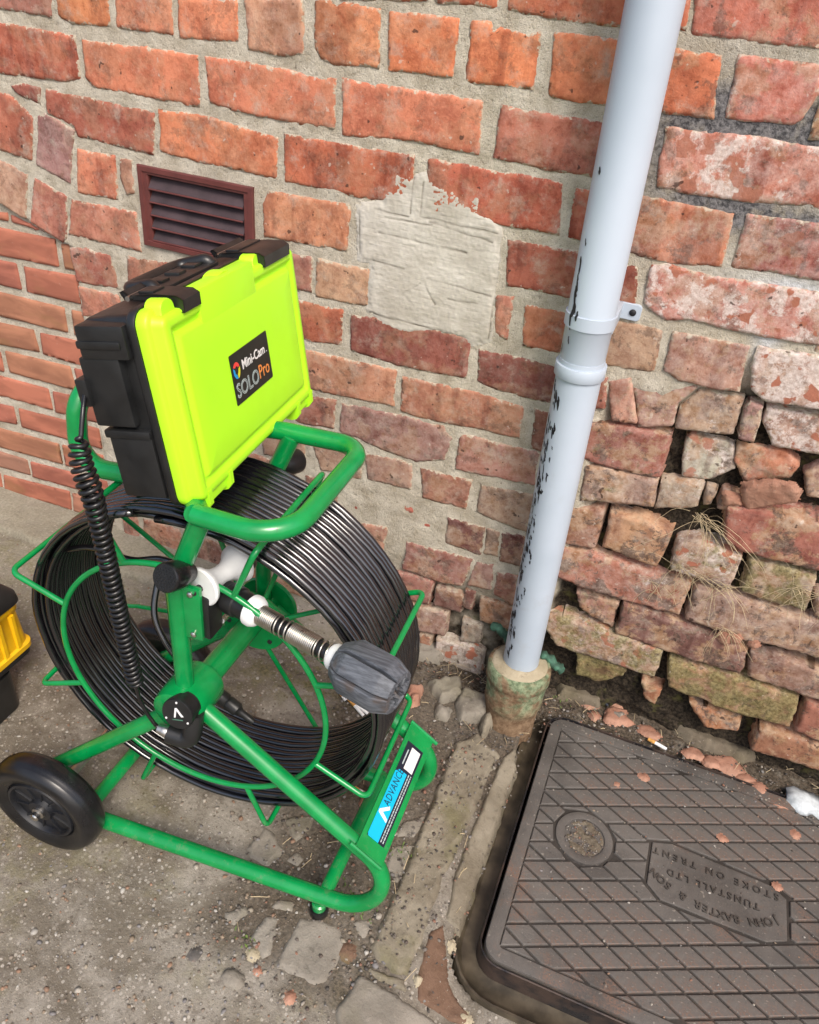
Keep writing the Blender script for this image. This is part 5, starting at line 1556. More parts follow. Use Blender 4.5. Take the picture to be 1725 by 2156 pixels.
# front plate with its sticker
pn0, pf0 = Vector((0.829, -0.612, 0.186)), Vector((0.822, -0.378, 0.190))
pw = Vector((0.036, 0, -0.024)).normalized()
pl = (pf0 - pn0).normalized(); pnrm = pw.cross(pl).normalized()
if pnrm.z < 0: pnrm = -pnrm
pw = pl.cross(pnrm)
plM = Matrix((pl.to_4d(), pw.to_4d(), pnrm.to_4d(), (0, 0, 0, 1))).transposed()
org = pn0 - pw * 0.0
for i in range(3): plM[i][3] = org[i]
plM[3] = (0, 0, 0, 1)
PLEN = (pf0 - pn0).length
flipy = 1 if pw.x > 0 else -1
mb = MB(); y0_, y1_ = sorted((flipy * -0.002, flipy * 0.047))
mb.box(plM, 0.002, PLEN - 0.002, y0_, y1_, -0.0015, 0.0015, 0.0008); name_plate = mb.build('name_plate', M['green'], reel, smooth=False)
def PL(u, v): return (u, flipy * v)          # u along the plate from the near end, v across it towards the front
def plate_poly(name, pts, mat, z): return print_poly(name, [PL(*q) for q in pts], plM, mat, name_plate, z)
U0, U1 = 0.026, 0.200
plate_poly('sticker', [(U0, 0.006), (U1, 0.006), (U1, 0.038), (U0, 0.038)], M['navy'], 0.0020)
plate_poly('sticker_panel', [(U0, 0.008), (U0 + 0.004, 0.006), (0.140, 0.006), (0.147, 0.012), (0.147, 0.0265), (U0 - 0.0, 0.0265)], M['cyan'], 0.0024)
plate_poly('sticker_window', [(0.153, 0.017), (0.194, 0.017), (0.194, 0.034), (0.153, 0.034)], M['paper'], 0.0024)
tM = plM @ Matrix.Translation((0, 0, 0.0026))
def ptext(name, body, size, mat, u, v, **k):
    Mx = tM @ Matrix.Translation((u, flipy * v, 0))
    if flipy < 0: pass
    else: Mx = Mx @ Matrix.Diagonal((1, -1, 1, 1))
    return text_mesh(name, body, size, mat, Mx, name_plate, 0.0001, **k)
ptext('sticker_lettering', 'ADVANCE', 0.0165, M['navy'], 0.1150, 0.0150, sx=0.80, space=1.1)
cs = 0.020
chv = [(0.055 + y * 1.0, 0.016 - 0.0 - x) for x, y in chevron(cs)]
plate_poly('sticker_logo', [(0.055 + b, 0.0165 + a) for a, b in [(-p, q) for p, q in chevron(cs)]] if False else [(0.0665, 0.0075), (0.0708, 0.0075), (0.0845, 0.0215), (0.0795, 0.0235), (0.0700, 0.0140), (0.0640, 0.0255), (0.0585, 0.0255)], M['paper'], 0.0028)
r5 = random.Random(9)
mb = MB()
def dash(u0, u1, v, w):
    P4 = [PL(u0, v), PL(u1, v), PL(u1, v + w), PL(u0, v + w)]
    mb.rings([[plM @ Vector((x, y, 0.0020)) for x, y in P4], [plM @ Vector((x, y, 0.0023)) for x, y in P4]])
for v in (0.0292, 0.0332):
    u = U0 + 0.004
    while u < 0.148:
        l = r5.uniform(0.002, 0.007); dash(u, min(u + l, 0.149), v, 0.0017); u += l + 0.0012
dash(0.158, 0.186, 0.0115, 0.002); dash(0.162, 0.180, 0.0245, 0.0012)
mb.build('small_print', M['silver_print'], name_plate, smooth=False)
# welded fillets where the plate sits on the tubes
for y in (-0.612, -0.378):
    mb = MB(); mb.tube([Vector((0.820, y, 0.192)), Vector((0.868, y, 0.161))], 0.0032, 8); mb.build('weld', M['green'], reel)

# ------------------------------------------------------------------ camera head held across the drum
head = thing('inspection_camera', 'inspection camera head with steel spring and scuffed grey finned skid, held across the reel', 'camera head', (0.60, -0.55, 0.52))
A, B = Vector((0.596, -0.553, 0.512)), Vector((0.8535, -0.604, 0.509))
hd = (B - A).normalized(); HL = (B - A).length
mb = MB(); mb.lathe([(0.0, -0.004), (0.0165, -0.004), (0.0185, -0.001), (0.0188, 0.010), (0.0205, 0.012), (0.0205, 0.028), (0.0185, 0.030), (0.0185, 0.046), (0.016, 0.048)], A, hd, 32); mb.build('socket_sleeve', M['black'], head)
s_a = 0.046
mb = MB(); mb.lathe([(0.018, s_a), (0.0205, s_a + 0.002), (0.0208, s_a + 0.008), (0.018, s_a + 0.014), (0.014, s_a + 0.017), (0.0, s_a + 0.017)], A, hd, 32); mb.build('white_collar', M['white'], head)
mb = MB(); mb.tube([A + hd * (s_a + 0.012), A + hd * 0.195], 0.0098, 16); mb.build('core_sleeve', M['rubber'], head)
xh = hd.cross(Vector((0, 0, 1))).normalized(); yh = hd.cross(xh)
pts = []
s = s_a + 0.014
dens = lambda t: 0.0026 if t < 0.030 else 0.0080 if t < 0.052 else 0.0026 if t < 0.092 else 0.0085
t_ = 0.0
ang = 0.0
while t_ < 0.122:
    pts.append(A + hd * (s + t_) + (xh * math.cos(ang) + yh * math.sin(ang)) * 0.0122)
    ang += 2 * math.pi / 20; t_ += dens(t_) / 20
mb = MB(); mb.tube(pts, 0.00115, 6); mb.build('spring', M['spring'], head, sharp=0)
mb = MB(); mb.lathe([(0.0, 0.172), (0.014, 0.172), (0.0165, 0.176), (0.0170, 0.184), (0.0195, 0.190), (0.0215, 0.198), (0.0215, 0.206), (0.0, 0.206)], A, hd, 28); mb.build('white_cone', M['white'], head)
# skid: barrel with fins whose outline makes the drum shape
k0, k1 = 0.188, 0.264
mb = MB(); mb.lathe([(0.0, k0 + 0.010), (0.018, k0 + 0.010), (0.0205, k0 + 0.018), (0.0205, k0 + 0.03), (0.0205, k1 - 0.012), (0.020, k1 - 0.004), (0.0, k1 - 0.004)], A, hd, 32)
skid = mb.build('skid', M['skid'], head)
nf = 7
for k in range(nf):
    a = math.radians(360 / nf * k + 5)
    d = xh * math.cos(a) + yh * math.sin(a); e = hd.cross(d)
    mb = MB()
    prof = [(k0 - 0.004, 0.018), (k0 - 0.003, 0.0225), (k0 + 0.013, 0.0328), (k0 + 0.016, 0.0338), (k1 - 0.014, 0.0338), (k1 - 0.011, 0.0330), (k1 + 0.004, 0.0265), (k1 + 0.0055, 0.020)]
    def sec(w, dr):
        L = []
        for (s_, r_) in prof: L.append(A + hd * s_ + d * (r_ - dr) + e * (w * (0.62 + 0.38 * (r_ - 0.017) / 0.016)))
        L.append(A + hd * (k1 - 0.006) + d * 0.010 + e * w * 0.4); L.append(A + hd * (k0 + 0.01) + d * 0.010 + e * w * 0.4)
        return L
    wdt = 0.0122
    mb.rings([sec(-wdt * 0.85, 0.012), sec(-wdt, 0.0030), sec(-wdt * 0.95, 0.0012), sec(-wdt * 0.5, 0), sec(wdt * 0.5, 0), sec(wdt * 0.95, 0.0012), sec(wdt, 0.0030), sec(wdt * 0.85, 0.012)])
    mb.build('skid_fin', M['skid'], head, sharp=20)

# ------------------------------------------------------------------ monitor case resting on the handle loop
case = thing('monitor_case', 'bright lime green and black hard case tilted back on top of the cable reel', 'equipment case', (0.56, -0.45, 0.675))
cn = Vector((-0.09514, 0.99447, -0.04455)); cu_ = Vector((-0.18276, 0.02654, 0.98280)); cw = cn.cross(cu_).normalized()
CM = Matrix((cn.to_4d(), cu_.to_4d(), cw.to_4d(), (0, 0, 0, 1))).transposed()
for i, v in enumerate((0.6012, -0.5897, 0.6655)): CM[i][3] = v
CM[3] = (0, 0, 0, 1)
CWD, CHT = 0.3440, 0.2225
def crr(ins, z, r=0.016, n=7):
    r = max(0.003, r - ins) if ins > 0 else r - ins
    return [CM @ v for v in rrect(ins, CWD - ins, ins, CHT - ins, r, z, n)]
mb = MB()
mb.rings([crr(0.002, -0.030), crr(-0.0005, -0.029), crr(-0.0010, -0.026), crr(-0.0010, -0.019), crr(0.0006, -0.0165), crr(0.0040, -0.0155), crr(0.0055, -0.0140), crr(0.0065, -0.0045), crr(0.0085, -0.0020), crr(0.0125, -0.0012), crr(0.0165, -0.0012), crr(0.0190, -0.0016), crr(0.0215, -0.0050), crr(0.0265, -0.0054), crr(0.0300, -0.0012), crr(0.034, -0.0002), crr(0.060, 0.0)], cap0=True)
lid = mb.build('lid', M['lime'], case, sharp=50)
# yellow ears between the catches
for f, w_, hgt in ((0.085, 0.026, 0.012), (0.450, 0.040, 0.010), (0.700, 0.024, 0.010)):
    prof = []
    for k in range(13):
        a = math.pi * k / 12
        prof.append((f * CWD - math.cos(a) * w_ / 2, CHT - 0.004 + math.sin(a) ** 0.7 * hgt))
    prof = [(f * CWD - w_ / 2 - 0.004, CHT - 0.012)] + prof + [(f * CWD + w_ / 2 + 0.004, CHT - 0.012)]
    mb = MB(); mb.rings([[CM @ Vector((x, y, -0.026)) for x, y in prof], [CM @ Vector((x, y, -0.010)) for x, y in prof], [CM @ Vector((f * CWD + (x - f * CWD) * 0.94, y - 0.001, -0.0075)) for x, y in prof]])
    mb.build('lid_ear', M['lime'], case, sharp=50)
# raised shoulder of the lid between the catches
mb = MB(); mb.box(CM, 0.078, 0.214, CHT - 0.060, CHT + 0.0035, -0.024, -0.0003, 0.0035); mb.build('lid_shoulder', M['lime'], case)
# hinge knuckles on the lower edge
for f in (0.065, 0.215, 0.83, 0.965):
    prof = [(0.014, -0.004), (0.014, 0.0), (-0.004, -0.001), (-0.010, -0.006), (-0.012, -0.014), (-0.010, -0.022), (-0.002, -0.028), (0.006, -0.028)]
    mb = MB(); mb.rings([[CM @ Vector((f * CWD + dx, y, z)) for y, z in prof] for dx in (-0.004, 0.004)])
    mb.build('hinge_knuckle', M['lime'], case, smooth=False)
for f0, f1 in ((0.065, 0.215), (0.83, 0.965)):
    mb = MB(); mb.box(CM, f0 * CWD, f1 * CWD, -0.006, 0.006, -0.024, -0.006, 0.003); mb.build('hinge_web', M['lime'], case)
# dark body
mb = MB()
mb.rings([crr(0.010, -0.0295), crr(-0.0020, -0.0295), crr(-0.0026, -0.031), crr(-0.0026, -0.0375), crr(-0.0010, -0.0395), crr(0.0035, -0.0400), crr(0.0055, -0.066), crr(0.0085, -0.094), crr(0.0120, -0.1000), crr(0.0175, -0.1020), crr(0.04, -0.1020)])
mb.build('body', M['black'], case, sharp=45)
mb = MB(); mb.box(CM, -0.008, 0.03, CHT * 0.79, CHT * 0.955, -0.098, -0.040, 0.005); mb.build('corner_block', M['black'], case)
mb = MB(); mb.box(CM, -0.0105, 0.03, CHT * 0.845, CHT * 0.885, -0.0985, -0.046, 0.003); mb.build('corner_rib', M['black'], case)
mb = MB(); mb.box(CM, -0.006, 0.03, CHT * 0.80, CHT * 0.45, -0.104, -0.055, 0.004); mb.build('side_panel', M['black'], case)
mb = MB(); mb.box(CM, -0.012, 0.01, CHT * 0.56, CHT * 0.70, -0.112, -0.098, 0.003); mb.build('strap_lug', M['black'], case)
mb = MB(); mb.box(CM, -0.0045, 0.03, CHT * 0.385, CHT * 0.43, -0.099, -0.042, 0.003); mb.build('side_ridge', M['black'], case)
mb = MB(); mb.box(CM, -0.002, 0.03, 0.012, CHT * 0.40, -0.096, -0.042, 0.004); mb.build('side_panel', M['black'], case)
# catches
for f0, f1 in ((0.125, 0.228), (0.700, 0.925)):
    mb = MB()
    pr = [(CHT - 0.011, 0.0022), (CHT + 0.002, 0.0030), (CHT + 0.0065, -0.004), (CHT + 0.0080, -0.028), (CHT + 0.0065, -0.060), (CHT + 0.0115, -0.066), (CHT + 0.0100, -0.070), (CHT + 0.002, -0.066), (CHT + 0.001, -0.030), (CHT - 0.010, -0.004)]
    mb.rings([[CM @ Vector((f0 * CWD + 0.002, y, z)) for y, z in pr], [CM @ Vector((f0 * CWD, y, z)) for y, z in pr], [CM @ Vector((f1 * CWD, y, z)) for y, z in pr], [CM @ Vector((f1 * CWD - 0.002, y, z)) for y, z in pr]])
    la = mb.build('catch', M['black'], case, sharp=35)
    mb = MB(); mb.box(CM, f0 * CWD + 0.006, f1 * CWD - 0.006, CHT + 0.0068, CHT + 0.0098, -0.052, -0.034, 0.0012); mb.build('catch_rib', M['black'], la)
    mb = MB(); mb.tube([CM @ Vector((f0 * CWD - 0.003, CHT + 0.004, -0.060)), CM @ Vector((f1 * CWD + 0.003, CHT + 0.004, -0.060))], 0.0028, 10); mb.build('catch_pin', M['steel'], la)
# carrying handle folded on the top edge
hp = fillet([(0.085, CHT - 0.004, -0.054), (0.088, CHT + 0.005, -0.060), (0.094, CHT - 0.001, -0.098), (0.206, CHT - 0.001, -0.098), (0.212, CHT + 0.005, -0.060), (0.215, CHT - 0.004, -0.054)], [0.006, 0.018, 0.018, 0.006], 6)
mb = MB(); mb.tube([CM @ v for v in hp], [0.0085] * len(hp), 12); mb.build('handle', M['black'], case)
mb = MB(); mb.box(CM, 0.080, 0.216, CHT - 0.006, CHT + 0.003, -0.088, -0.046, 0.003); mb.build('handle_base', M['black'], case)
for x0 in (0.108, 0.145, 0.182):
    mb = MB(); mb.box(CM, x0, x0 + 0.018, CHT + 0.001, CHT + 0.006, -0.080, -0.060, 0.002); mb.build('handle_pad', M['black'], case)
# printed label on the lid
LB = CM @ Matrix.Translation((0.0, 0.0, 0.0003))
lx0, lx1, ly0, ly1 = 0.116, 0.218, 0.0780, 0.1395
lp = [Vector((v.x, v.y)) for v in rrect(lx0, lx1, ly0, ly1, 0.002, 0, 4)]
mb = MB(); mb.rings([[LB @ Vector((v.x, v.y, 0.0)) for v in lp], [LB @ Vector((v.x, v.y, 0.0006)) for v in lp]]); lab = mb.build('label', M['black_print'], case, smooth=False)
def ltxt(name, body, size, mat, x, y, dz=0.0, **k): return text_mesh(name, body, size, mat, LB @ Matrix.Translation((x, y, 0.0008 + dz)), lab, 0.0001, **k)
ltxt('label_lettering', 'Mini-Cam', 0.0165, M['paper'], 0.1745, 0.1195, sx=0.98, bold=0.0003)
ltxt('label_lettering', '...', 0.010, M['paper'], 0.2105, 0.1175, sx=0.5)
ltxt('label_lettering', 'SOLO', 0.0250, M['silver_print'], 0.1505, 0.0935, sx=0.94, bold=0.0004)
ltxt('label_lettering', 'SOLO', 0.0250, M['black_print'], 0.1505, 0.0935, sx=0.94, bold=-0.0006, dz=0.00015)
ltxt('label_lettering', 'Pro', 0.0245, M['orange_print'], 0.1965, 0.0955, sx=0.86, bold=0.0001)
ltxt('label_lettering', 'SOLO', 0.0250, M['silver_print'], 0.1505, 0.0935, sx=0.94, bold=-0.0012, dz=0.0003)
for a0_, a1_, mk in ((20, 150, 'red_print'), (155, 275, 'blue_print'), (280, 375, 'lime_print')):
    P_ = []
    for k in range(9):
        a = math.radians(a0_ + (a1_ - a0_) * k / 8); P_.append((0.1282 + 0.0082 * math.cos(a), 0.1185 + 0.0100 * math.sin(a)))
    for k in range(9):
        a = math.radians(a1_ - 16 + (a0_ - a1_ + 26) * k / 8); P_.append((0.1282 + 0.0044 * math.cos(a), 0.1185 + 0.0052 * math.sin(a)))
    print_poly('label_logo', P_, LB, M[mk], lab, 0.0010)

# ------------------------------------------------------------------ coiled cord from the case to the hub
cord = thing('coiled_cord', 'black coiled cord hanging from the case down to the hub plug', 'cord', (0.545, -0.64, 0.33))
axis = spline([(0.484, -0.632, 0.748), (0.487, -0.640, 0.722), (0.499, -0.644, 0.680), (0.503, -0.644, 0.625), (0.507, -0.644, 0.560), (0.512, -0.644, 0.475), (0.517, -0.643, 0.390)], 24)
pts = []
acc = 0.0
for i in range(len(axis) - 1):
    p, q = axis[i], axis[i + 1]
    t = (q - p).normalized(); a = t.cross(Vector((0, 1, 0))).normalized(); b = t.cross(a)
    sub = 6
    for k in range(sub):
        pp = p.lerp(q, k / sub)
        acc += (q - p).length / sub
        an = 2 * math.pi * acc / 0.0079
        f = min(1, acc / 0.02)
        loose = 1.0 + 0.35 * math.exp(-((acc - 0.055) / 0.03) ** 2)
        pts.append(pp + (a * math.cos(an) + b * math.sin(an)) * 0.0082 * f * loose)
# resample the helix evenly
fine = []
acc = 0.0
L_ = [0.0]
for i in range(1, len(axis)): L_.append(L_[-1] + (axis[i] - axis[i - 1]).length)
tot = L_[-1]; n_t = int(tot / 0.0081); n_s = n_t * 16
j = 0
for k in range(n_s + 1):
    s_ = tot * k / n_s
    while j < len(L_) - 2 and L_[j + 1] < s_: j += 1
    p, q = axis[j], axis[j + 1]
    pp = p.lerp(q, (s_ - L_[j]) / max(1e-9, L_[j + 1] - L_[j]))
    t = (q - p).normalized(); a = t.cross(Vector((0, 1, 0))).normalized(); b = t.cross(a)
    an = 2 * math.pi * k / 16
    loose = 1.0 + 0.25 * math.exp(-((s_ - 0.05) / 0.03) ** 2)
    f = min(1, s_ / 0.012 + 0.1) * min(1, (tot - s_) / 0.01 + 0.1)
    fine.append(pp + (a * math.cos(an) + b * math.sin(an)) * 0.0086 * f * loose)
mb = MB(); mb.tube(fine, 0.0029, 7); mb.build('coil', M['rubber'], cord, sharp=0)
mb = MB(); mb.tube(spline([fine[-1], (0.519, -0.642, 0.365), (0.527, -0.641, 0.340), t0 + Vector((-0.022, 0.0, 0.006)), t0 + Vector((-0.014, 0, 0))], 8), 0.0027, 10); mb.build('tail', M['rubber'], cord)
mb = MB(); mb.tube(spline([(0.470, -0.598, 0.790), (0.480, -0.618, 0.772), fine[0]], 8), 0.0027, 10); mb.build('tail', M['rubber'], cord)
# ------------------------------------------------------------------ yellow and black tool case at the left
tool = thing('tool_box', 'yellow and black ribbed plastic tool box standing on the concrete beside the reel', 'tool box', (-0.02, -0.70, 0))
TX0, TX1, TY0, TY1 = -0.16, 0.118, -0.95, -0.447
mb = MB()
def tl(ins, z, r=0.018): return rrect(TX0 + ins, TX1 - ins, TY0 + ins, TY1 - ins, r, z, 6)
mb.rings([tl(0.006, 0.116), tl(0.0, 0.118), tl(0.0, 0.128), tl(0.005, 0.131), tl(0.009, 0.205), tl(0.006, 0.208), tl(0.006, 0.220), tl(0.009, 0.222)])
shell = mb.build('shell', M['yellow'], tool, sharp=50)
for k in range(16):
    y = TY1 - 0.032 - k * 0.029
    mb = MB(); mb.rings([[(TX1 - 0.0055 + dx, y + dy * w, z) for dy, dx in ((-1, -0.004), (-0.6, 0.0040), (0.6, 0.0040), (1, -0.004))] for z, w, dd in ((0.130, 0.006, 0), (0.206, 0.005, 0))])
    r_ = mb.build('rib', M['yellow'], shell, smooth=False)
mb = MB()
mb.rings([tl(0.004, 0.221), tl(0.002, 0.224), tl(0.004, 0.240), tl(0.016, 0.258, 0.03), tl(0.034, 0.270, 0.035), tl(0.07, 0.275, 0.035)])
mb.build('lid', M['black'], tool, sharp=35)
mb = MB(); mb.rings([tl(0.030, 0.083, 0.02), tl(0.012, 0.092, 0.02), tl(0.003, 0.104), tl(0.003, 0.1175)]); mb.build('skirt', M['black'], tool, sharp=35)
mb = MB(); mb.rings([[Vector((v.x, v.y, v.z)) for v in rrect(TX0 + 0.02, TX1 - 0.008, TY0 + 0.03, TY1 - 0.05, 0.02, z, 6)] for z in (0.002, 0.006, 0.07, 0.09)]); mb.build('base', M['black'], tool, sharp=40)
for y in (-0.60, -0.80):
    mb = MB(); mb.box(I4, TX1 - 0.006, TX1 + 0.012, y - 0.03, y + 0.03, 0.195, 0.245, 0.004); mb.build('latch', M['black'], tool)

# ------------------------------------------------------------------ broken bits, ends of cigarettes, weeds
def chunk(name, label, cat, pts, mat, h, group=None, seed=0, rough=0.0007, z=None, tilt=None, jit=0.004):
    """a flat flake of something lying on the ground or on a ledge"""
    zz = z
    fm = ground_map if zz is None else (lambda a, b, o: (a, b, zz + o))
    me = slab_mesh(name, [(a / 1000, b / 1000) for a, b in pts], h, h * 0.95, rough, min(0.003, h * 0.4), jit * 0.5, 0.0026, fm, seed)
    o = link(name, me, mat)
    c = Vector((sum(p[0] for p in pts) / len(pts) / 1000, sum(p[1] for p in pts) / len(pts) / 1000, fm(0, 0, 0)[2] if zz is not None else ground_z(sum(p[0] for p in pts) / len(pts) / 1000, 0)))
    me.transform(Matrix.Translation(-c)); 
    R_ = Matrix.Identity(4) if tilt is None else Euler(tilt).to_matrix().to_4x4()
    o.matrix_basis = Matrix.Translation(c) @ R_
    return tag(o, label, cat, group)
def blob(cx_, cy_, r, n=9, e=1.0, rot=0.0, sd=0, va=0.6, vb=1.3):
    rr_ = random.Random(sd)
    return [(cx_ + r * rr_.uniform(va, vb) * math.cos(2 * math.pi * k / n) * e, cy_ + r * rr_.uniform(va, vb) * math.sin(2 * math.pi * k / n)) for k in range(n)]
gfl = 'brick flakes fallen along the foot of the wall'
big = chunk('brick_flake', 'large round orange brick flake with a grey mortar centre behind the drain cover', 'brick fragment', blob(1155, 8, 27, 12, 1.0, 0, 2), M['clay'], 0.012, gfl, 1)
me = slab_mesh('mortar_spot', [(a / 1000, b / 1000) for a, b in blob(2, 3, 12, 9, 1, 0, 5)], 0.0135, 0.006, 0.0015, 0.002, 0.002, 0.0026, lambda a, b, o: (a + 1.155, b + 0.008, ground_z(1.155, 0) + o), 3)
link('mortar_spot', me, M['lichen'], big)
FL = [((1092, 20), 11, 'small orange brick flake left of the large round flake'), ((1110, -8), 8, 'small pink brick flake just below the large round flake'), ((1152, 52), 13, 'brick flake lying above the large round flake against the wall'),
      ((1218, 2), 16, 'fan shaped brick flake between the large round flake and the cigarette end'), ((1310, -14), 13, 'first orange brick flake right of the cigarette end by the wall'), ((1345, -20), 12, 'second orange brick flake right of the cigarette end by the wall'),
      ((1382, -12), 19, 'wide curled brick flake in the middle of the row by the wall'), ((1415, -30), 10, 'small brick flake next to the wide curled flake'), ((1440, -42), 11, 'brick flake second from the grey rag'), ((1476, -62), 12, 'brick flake beside the grey rag')]
for i, ((x, y), r, lab) in enumerate(FL):
    chunk('brick_flake', lab, 'brick fragment', blob(x, y, r * 1.25, 9, 1.25, 0, 20 + i), M['clay'], 0.0035 + 0.002 * (i % 3), gfl, 30 + i, tilt=(rnd.uniform(-.15, .15), rnd.uniform(-.15, .15), 0))
CH = [((1226, -119), 7, 'orange chip on the cover midway between keyhole and wall'), ((1179, -158), 4, 'tiny pink chip on the cover above the keyhole'), ((1374, -191), 6, 'pink chip on the cover above the maker lettering'), ((1501, -124), 7, 'orange chip on the cover furthest to the right'), ((1470, -246), 5, 'tiny pale chip by the upper right corner of the maker lettering')]
for i, ((x, y), r, lab) in enumerate(CH):
    chunk('brick_chip', lab, 'brick fragment', blob(x, y, r, 7, 1.2, 0, 60 + i), M['clay'], 0.0028, 'brick chips on the drain cover', 70 + i, z=CZ + 0.0002, jit=0.001)
PB = [((709, -747), 11, 'slab', 'white pebble on the concrete in front of the reel', 0.010, 1.5), ((643, -742), 10, 'iron', 'dark grey pebble sunk in the concrete left of the white pebble', 0.004, .8), ((794, -733), 7, 'clay', 'orange brick chip on the ground near the front edge', 0.006, 1.0), ((735, -722), 4, 'clay', 'small orange brick chip between two flagstones and the white pebble', 0.006, 1.0),
      ((842, -640), 13, 'rust_stone', 'flat red brick patch set beside the squarish flagstone', 0.0035, .8), ((716, -705), 8, 'white', 'small white chip beside the squarish flagstone', 0.005, 1), ((770, -568), 7, 'white', 'white chip in the dirt behind the lower green tube', 0.007, 1),
      ((973, -437), 8, 'white', 'pale mortar shard lying in the drain frame channel', 0.006, .7), ((985, -560), 7, 'white', 'pale mortar shard at the corner of the drain frame', 0.006, .6), ((1035, -640), 8, 'white', 'pale scrap on the stained brick at the bottom edge', 0.005, 1.4), ((955, -630), 6, 'white', 'pale chip at the end of the kerb', 0.010, 1.0), ((762, -150), 10, 'clay', 'pointed brick shard among the rubble by the wall', 0.026, .8), ((715, -262), 24, 'clay', 'flat brick shard beside the cigarette ends inside the coil', 0.012, .8), ((770, -400), 16, 'clay', 'reddish brick shard under the front of the coil', 0.016, .8)]
for i, ((x, y), r, mk, lab, h, e) in enumerate(PB):
    chunk('brick_chip' if mk in ('clay', 'rust_stone') else 'stone_chip', lab, 'brick fragment' if mk in ('clay', 'rust_stone') else 'stone chip', blob(x, y, r, 7, e, 0, 90 + i, 0.85, 1.15), M['haunch'] if mk == 'white' and i not in (0,) else M[mk], h, 'loose chips on the ground', 100 + i, jit=0.001)
# flake of brick caught on the ledge of the hollow, and the small scales on the bricks
def ledge(label, pts, y, mat, seed, back=0.03, lean=0.0, h=0.012):
    me = slab_mesh('brick_flake', [(a / 1000, b / 1000) for a, b in pts], 0.0, h, 0.003, 0.003, 0.002, 0.003, lambda a, b, o: (a, y - o + lean * (b - pts[0][1] / 1000), b), seed)
    o = link('brick_flake', me, mat)
    c = Vector((pts[0][0] / 1000, y, pts[0][1] / 1000)); me.transform(Matrix.Translation(-c)); o.location = c
    return tag(o, label, 'brick fragment', 'loose brick flakes lodged in the wall')
def wpt(l): return l
ledge('orange brick flake propped on the ledge of the hollow in the wall', LEDGE[0], -0.012, M['clay'], 301, lean=-0.3)
ledge('small brick flake at the left end of the propped orange flake', LEDGE[1], -0.006, M['clay'], 302)
for i, (q, lab) in enumerate(zip(LEDGE[2:], ('round peach flake, left of the pair on the dark purple brick', 'round peach flake, right of the pair on the dark purple brick', 'small peach flake right of the pair on the dark purple brick'))):
    ledge(lab, q, -0.0105, M['clay'], 310 + i, h=0.008)
# cigarette ends
def butt(label, a, b, fl):
    a, b = Vector(a), Vector(b)
    root = thing('cigarette_butt', label, 'cigarette end', a, 'cigarette ends on the ground')
    m_ = a.lerp(b, fl)
    mb = MB(); mb.tube([a, a.lerp(m_, 0.5), m_], [0.0036, 0.0039, 0.0038], 12); mb.build('filter', M['filter'], root)
    mb = MB(); mb.tube([m_, m_.lerp(b, 0.6), m_.lerp(b, 0.92)], [0.0037, 0.0036, 0.0032], 12); mb.build('paper', M['paper'], root)
    mb = MB(); mb.tube([m_.lerp(b, 0.92), b], [0.0033, 0.0022], 10); mb.build('ash_end', M['ash'], root)
g_ = lambda x, y, h=0.004: (x, y, ground_z(x, y) + h)
butt('cigarette end with tan filter lying furthest inside the coil', g_(0.612, -0.196), g_(0.640, -0.214), 0.6)
butt('burnt cigarette end next to the other one inside the coil, nearer the skid', g_(0.637, -0.204), g_(0.688, -0.232), 0.45)
butt('short burnt cigarette end pointing the same way inside the coil', g_(0.650, -0.206, 0.005), g_(0.694, -0.224, 0.005), 0.3)
butt('cigarette end under the front of the coil near the name plate', g_(0.730, -0.384), g_(0.764, -0.387), 0.45)
butt('white cigarette end between brick flakes behind the drain cover', g_(1.222, -0.020), g_(1.262, -0.030), 0.35)
# strip of grey rag at the right
mb = MB()
loops = []
for i in range(14):
    t = i / 13
    c = Vector((1.488, -0.040, 0)).lerp(Vector((1.64, -0.062, 0)), t)
    L = []
    for k in range(14):
        a = 2 * math.pi * k / 14
        r_ = (0.018 + 0.010 * noise.noise(Vector((t * 6, math.cos(a) * 1.5, math.sin(a) * 1.5)))) * (0.6 if i in (0, 13) else 1)
        zz = max(0.0, math.sin(a)) * r_ * 0.75
        L.append((c.x + 0.004 * noise.noise(Vector((t * 9, a, 2))), c.y + math.cos(a) * r_ * 1.35, ground_z(c.x, c.y) + zz + 0.004))
    loops.append(L)
mb.rings(loops)
tag(mb.build('rag', M['rag'], None, sharp=0), 'crumpled pale grey rag lying on the back edge of the drain cover', 'rag')
# black offcut of tube behind the cover
mb = MB(); mb.tube(spline([(1.048, 0.050, -0.012), (1.075, 0.058, -0.020), (1.100, 0.048, -0.030), (1.132, 0.030, -0.040)], 6), 0.0058, 10)
tag(mb.build('pipe_offcut', M['cable'], None), 'short black offcut of cable lying at the wall foot behind the drain cover', 'cable offcut')

# dry grass hanging in the open joints
def grass(name, label, cat, roots, n, length, mat, seed, droop=1.0, group=None, thick=0.0006, spread=0.05):
    rg_ = random.Random(seed)
    mb = MB()
    for i in range(n):
        r0 = Vector(rg_.choice(roots)) + Vector((rg_.uniform(-.012, .012), 0, rg_.uniform(-.006, .006)))
        l = length * rg_.uniform(0.4, 1.1)
        d = Vector((rg_.gauss(0.25, 0.55), -abs(rg_.gauss(0.35, 0.2)), rg_.gauss(0.1, 0.45))).normalized()
        pts_ = []
        p = r0.copy()
        for k in range(7):
            pts_.append(p.copy())
            p = p + d * (l / 6)
            d = (d + Vector((rg_.gauss(0, .16), 0.06 * (1 if p.y < -0.03 else -0.6), -0.26 * droop + rg_.gauss(0, .1)))).normalized()
            p.y = min(p.y, -0.005)
        mb.tube(pts_, [thick * (1 - 0.10 * k) for k in range(7)], 3, caps=False)
    o = mb.build(name, mat, None, sharp=0)
    c = Vector(roots[0]); o.data.transform(Matrix.Translation(-c)); o.location = c
    return tag(o, label, cat, group)
gg = 'dry grass tufts in the wall'
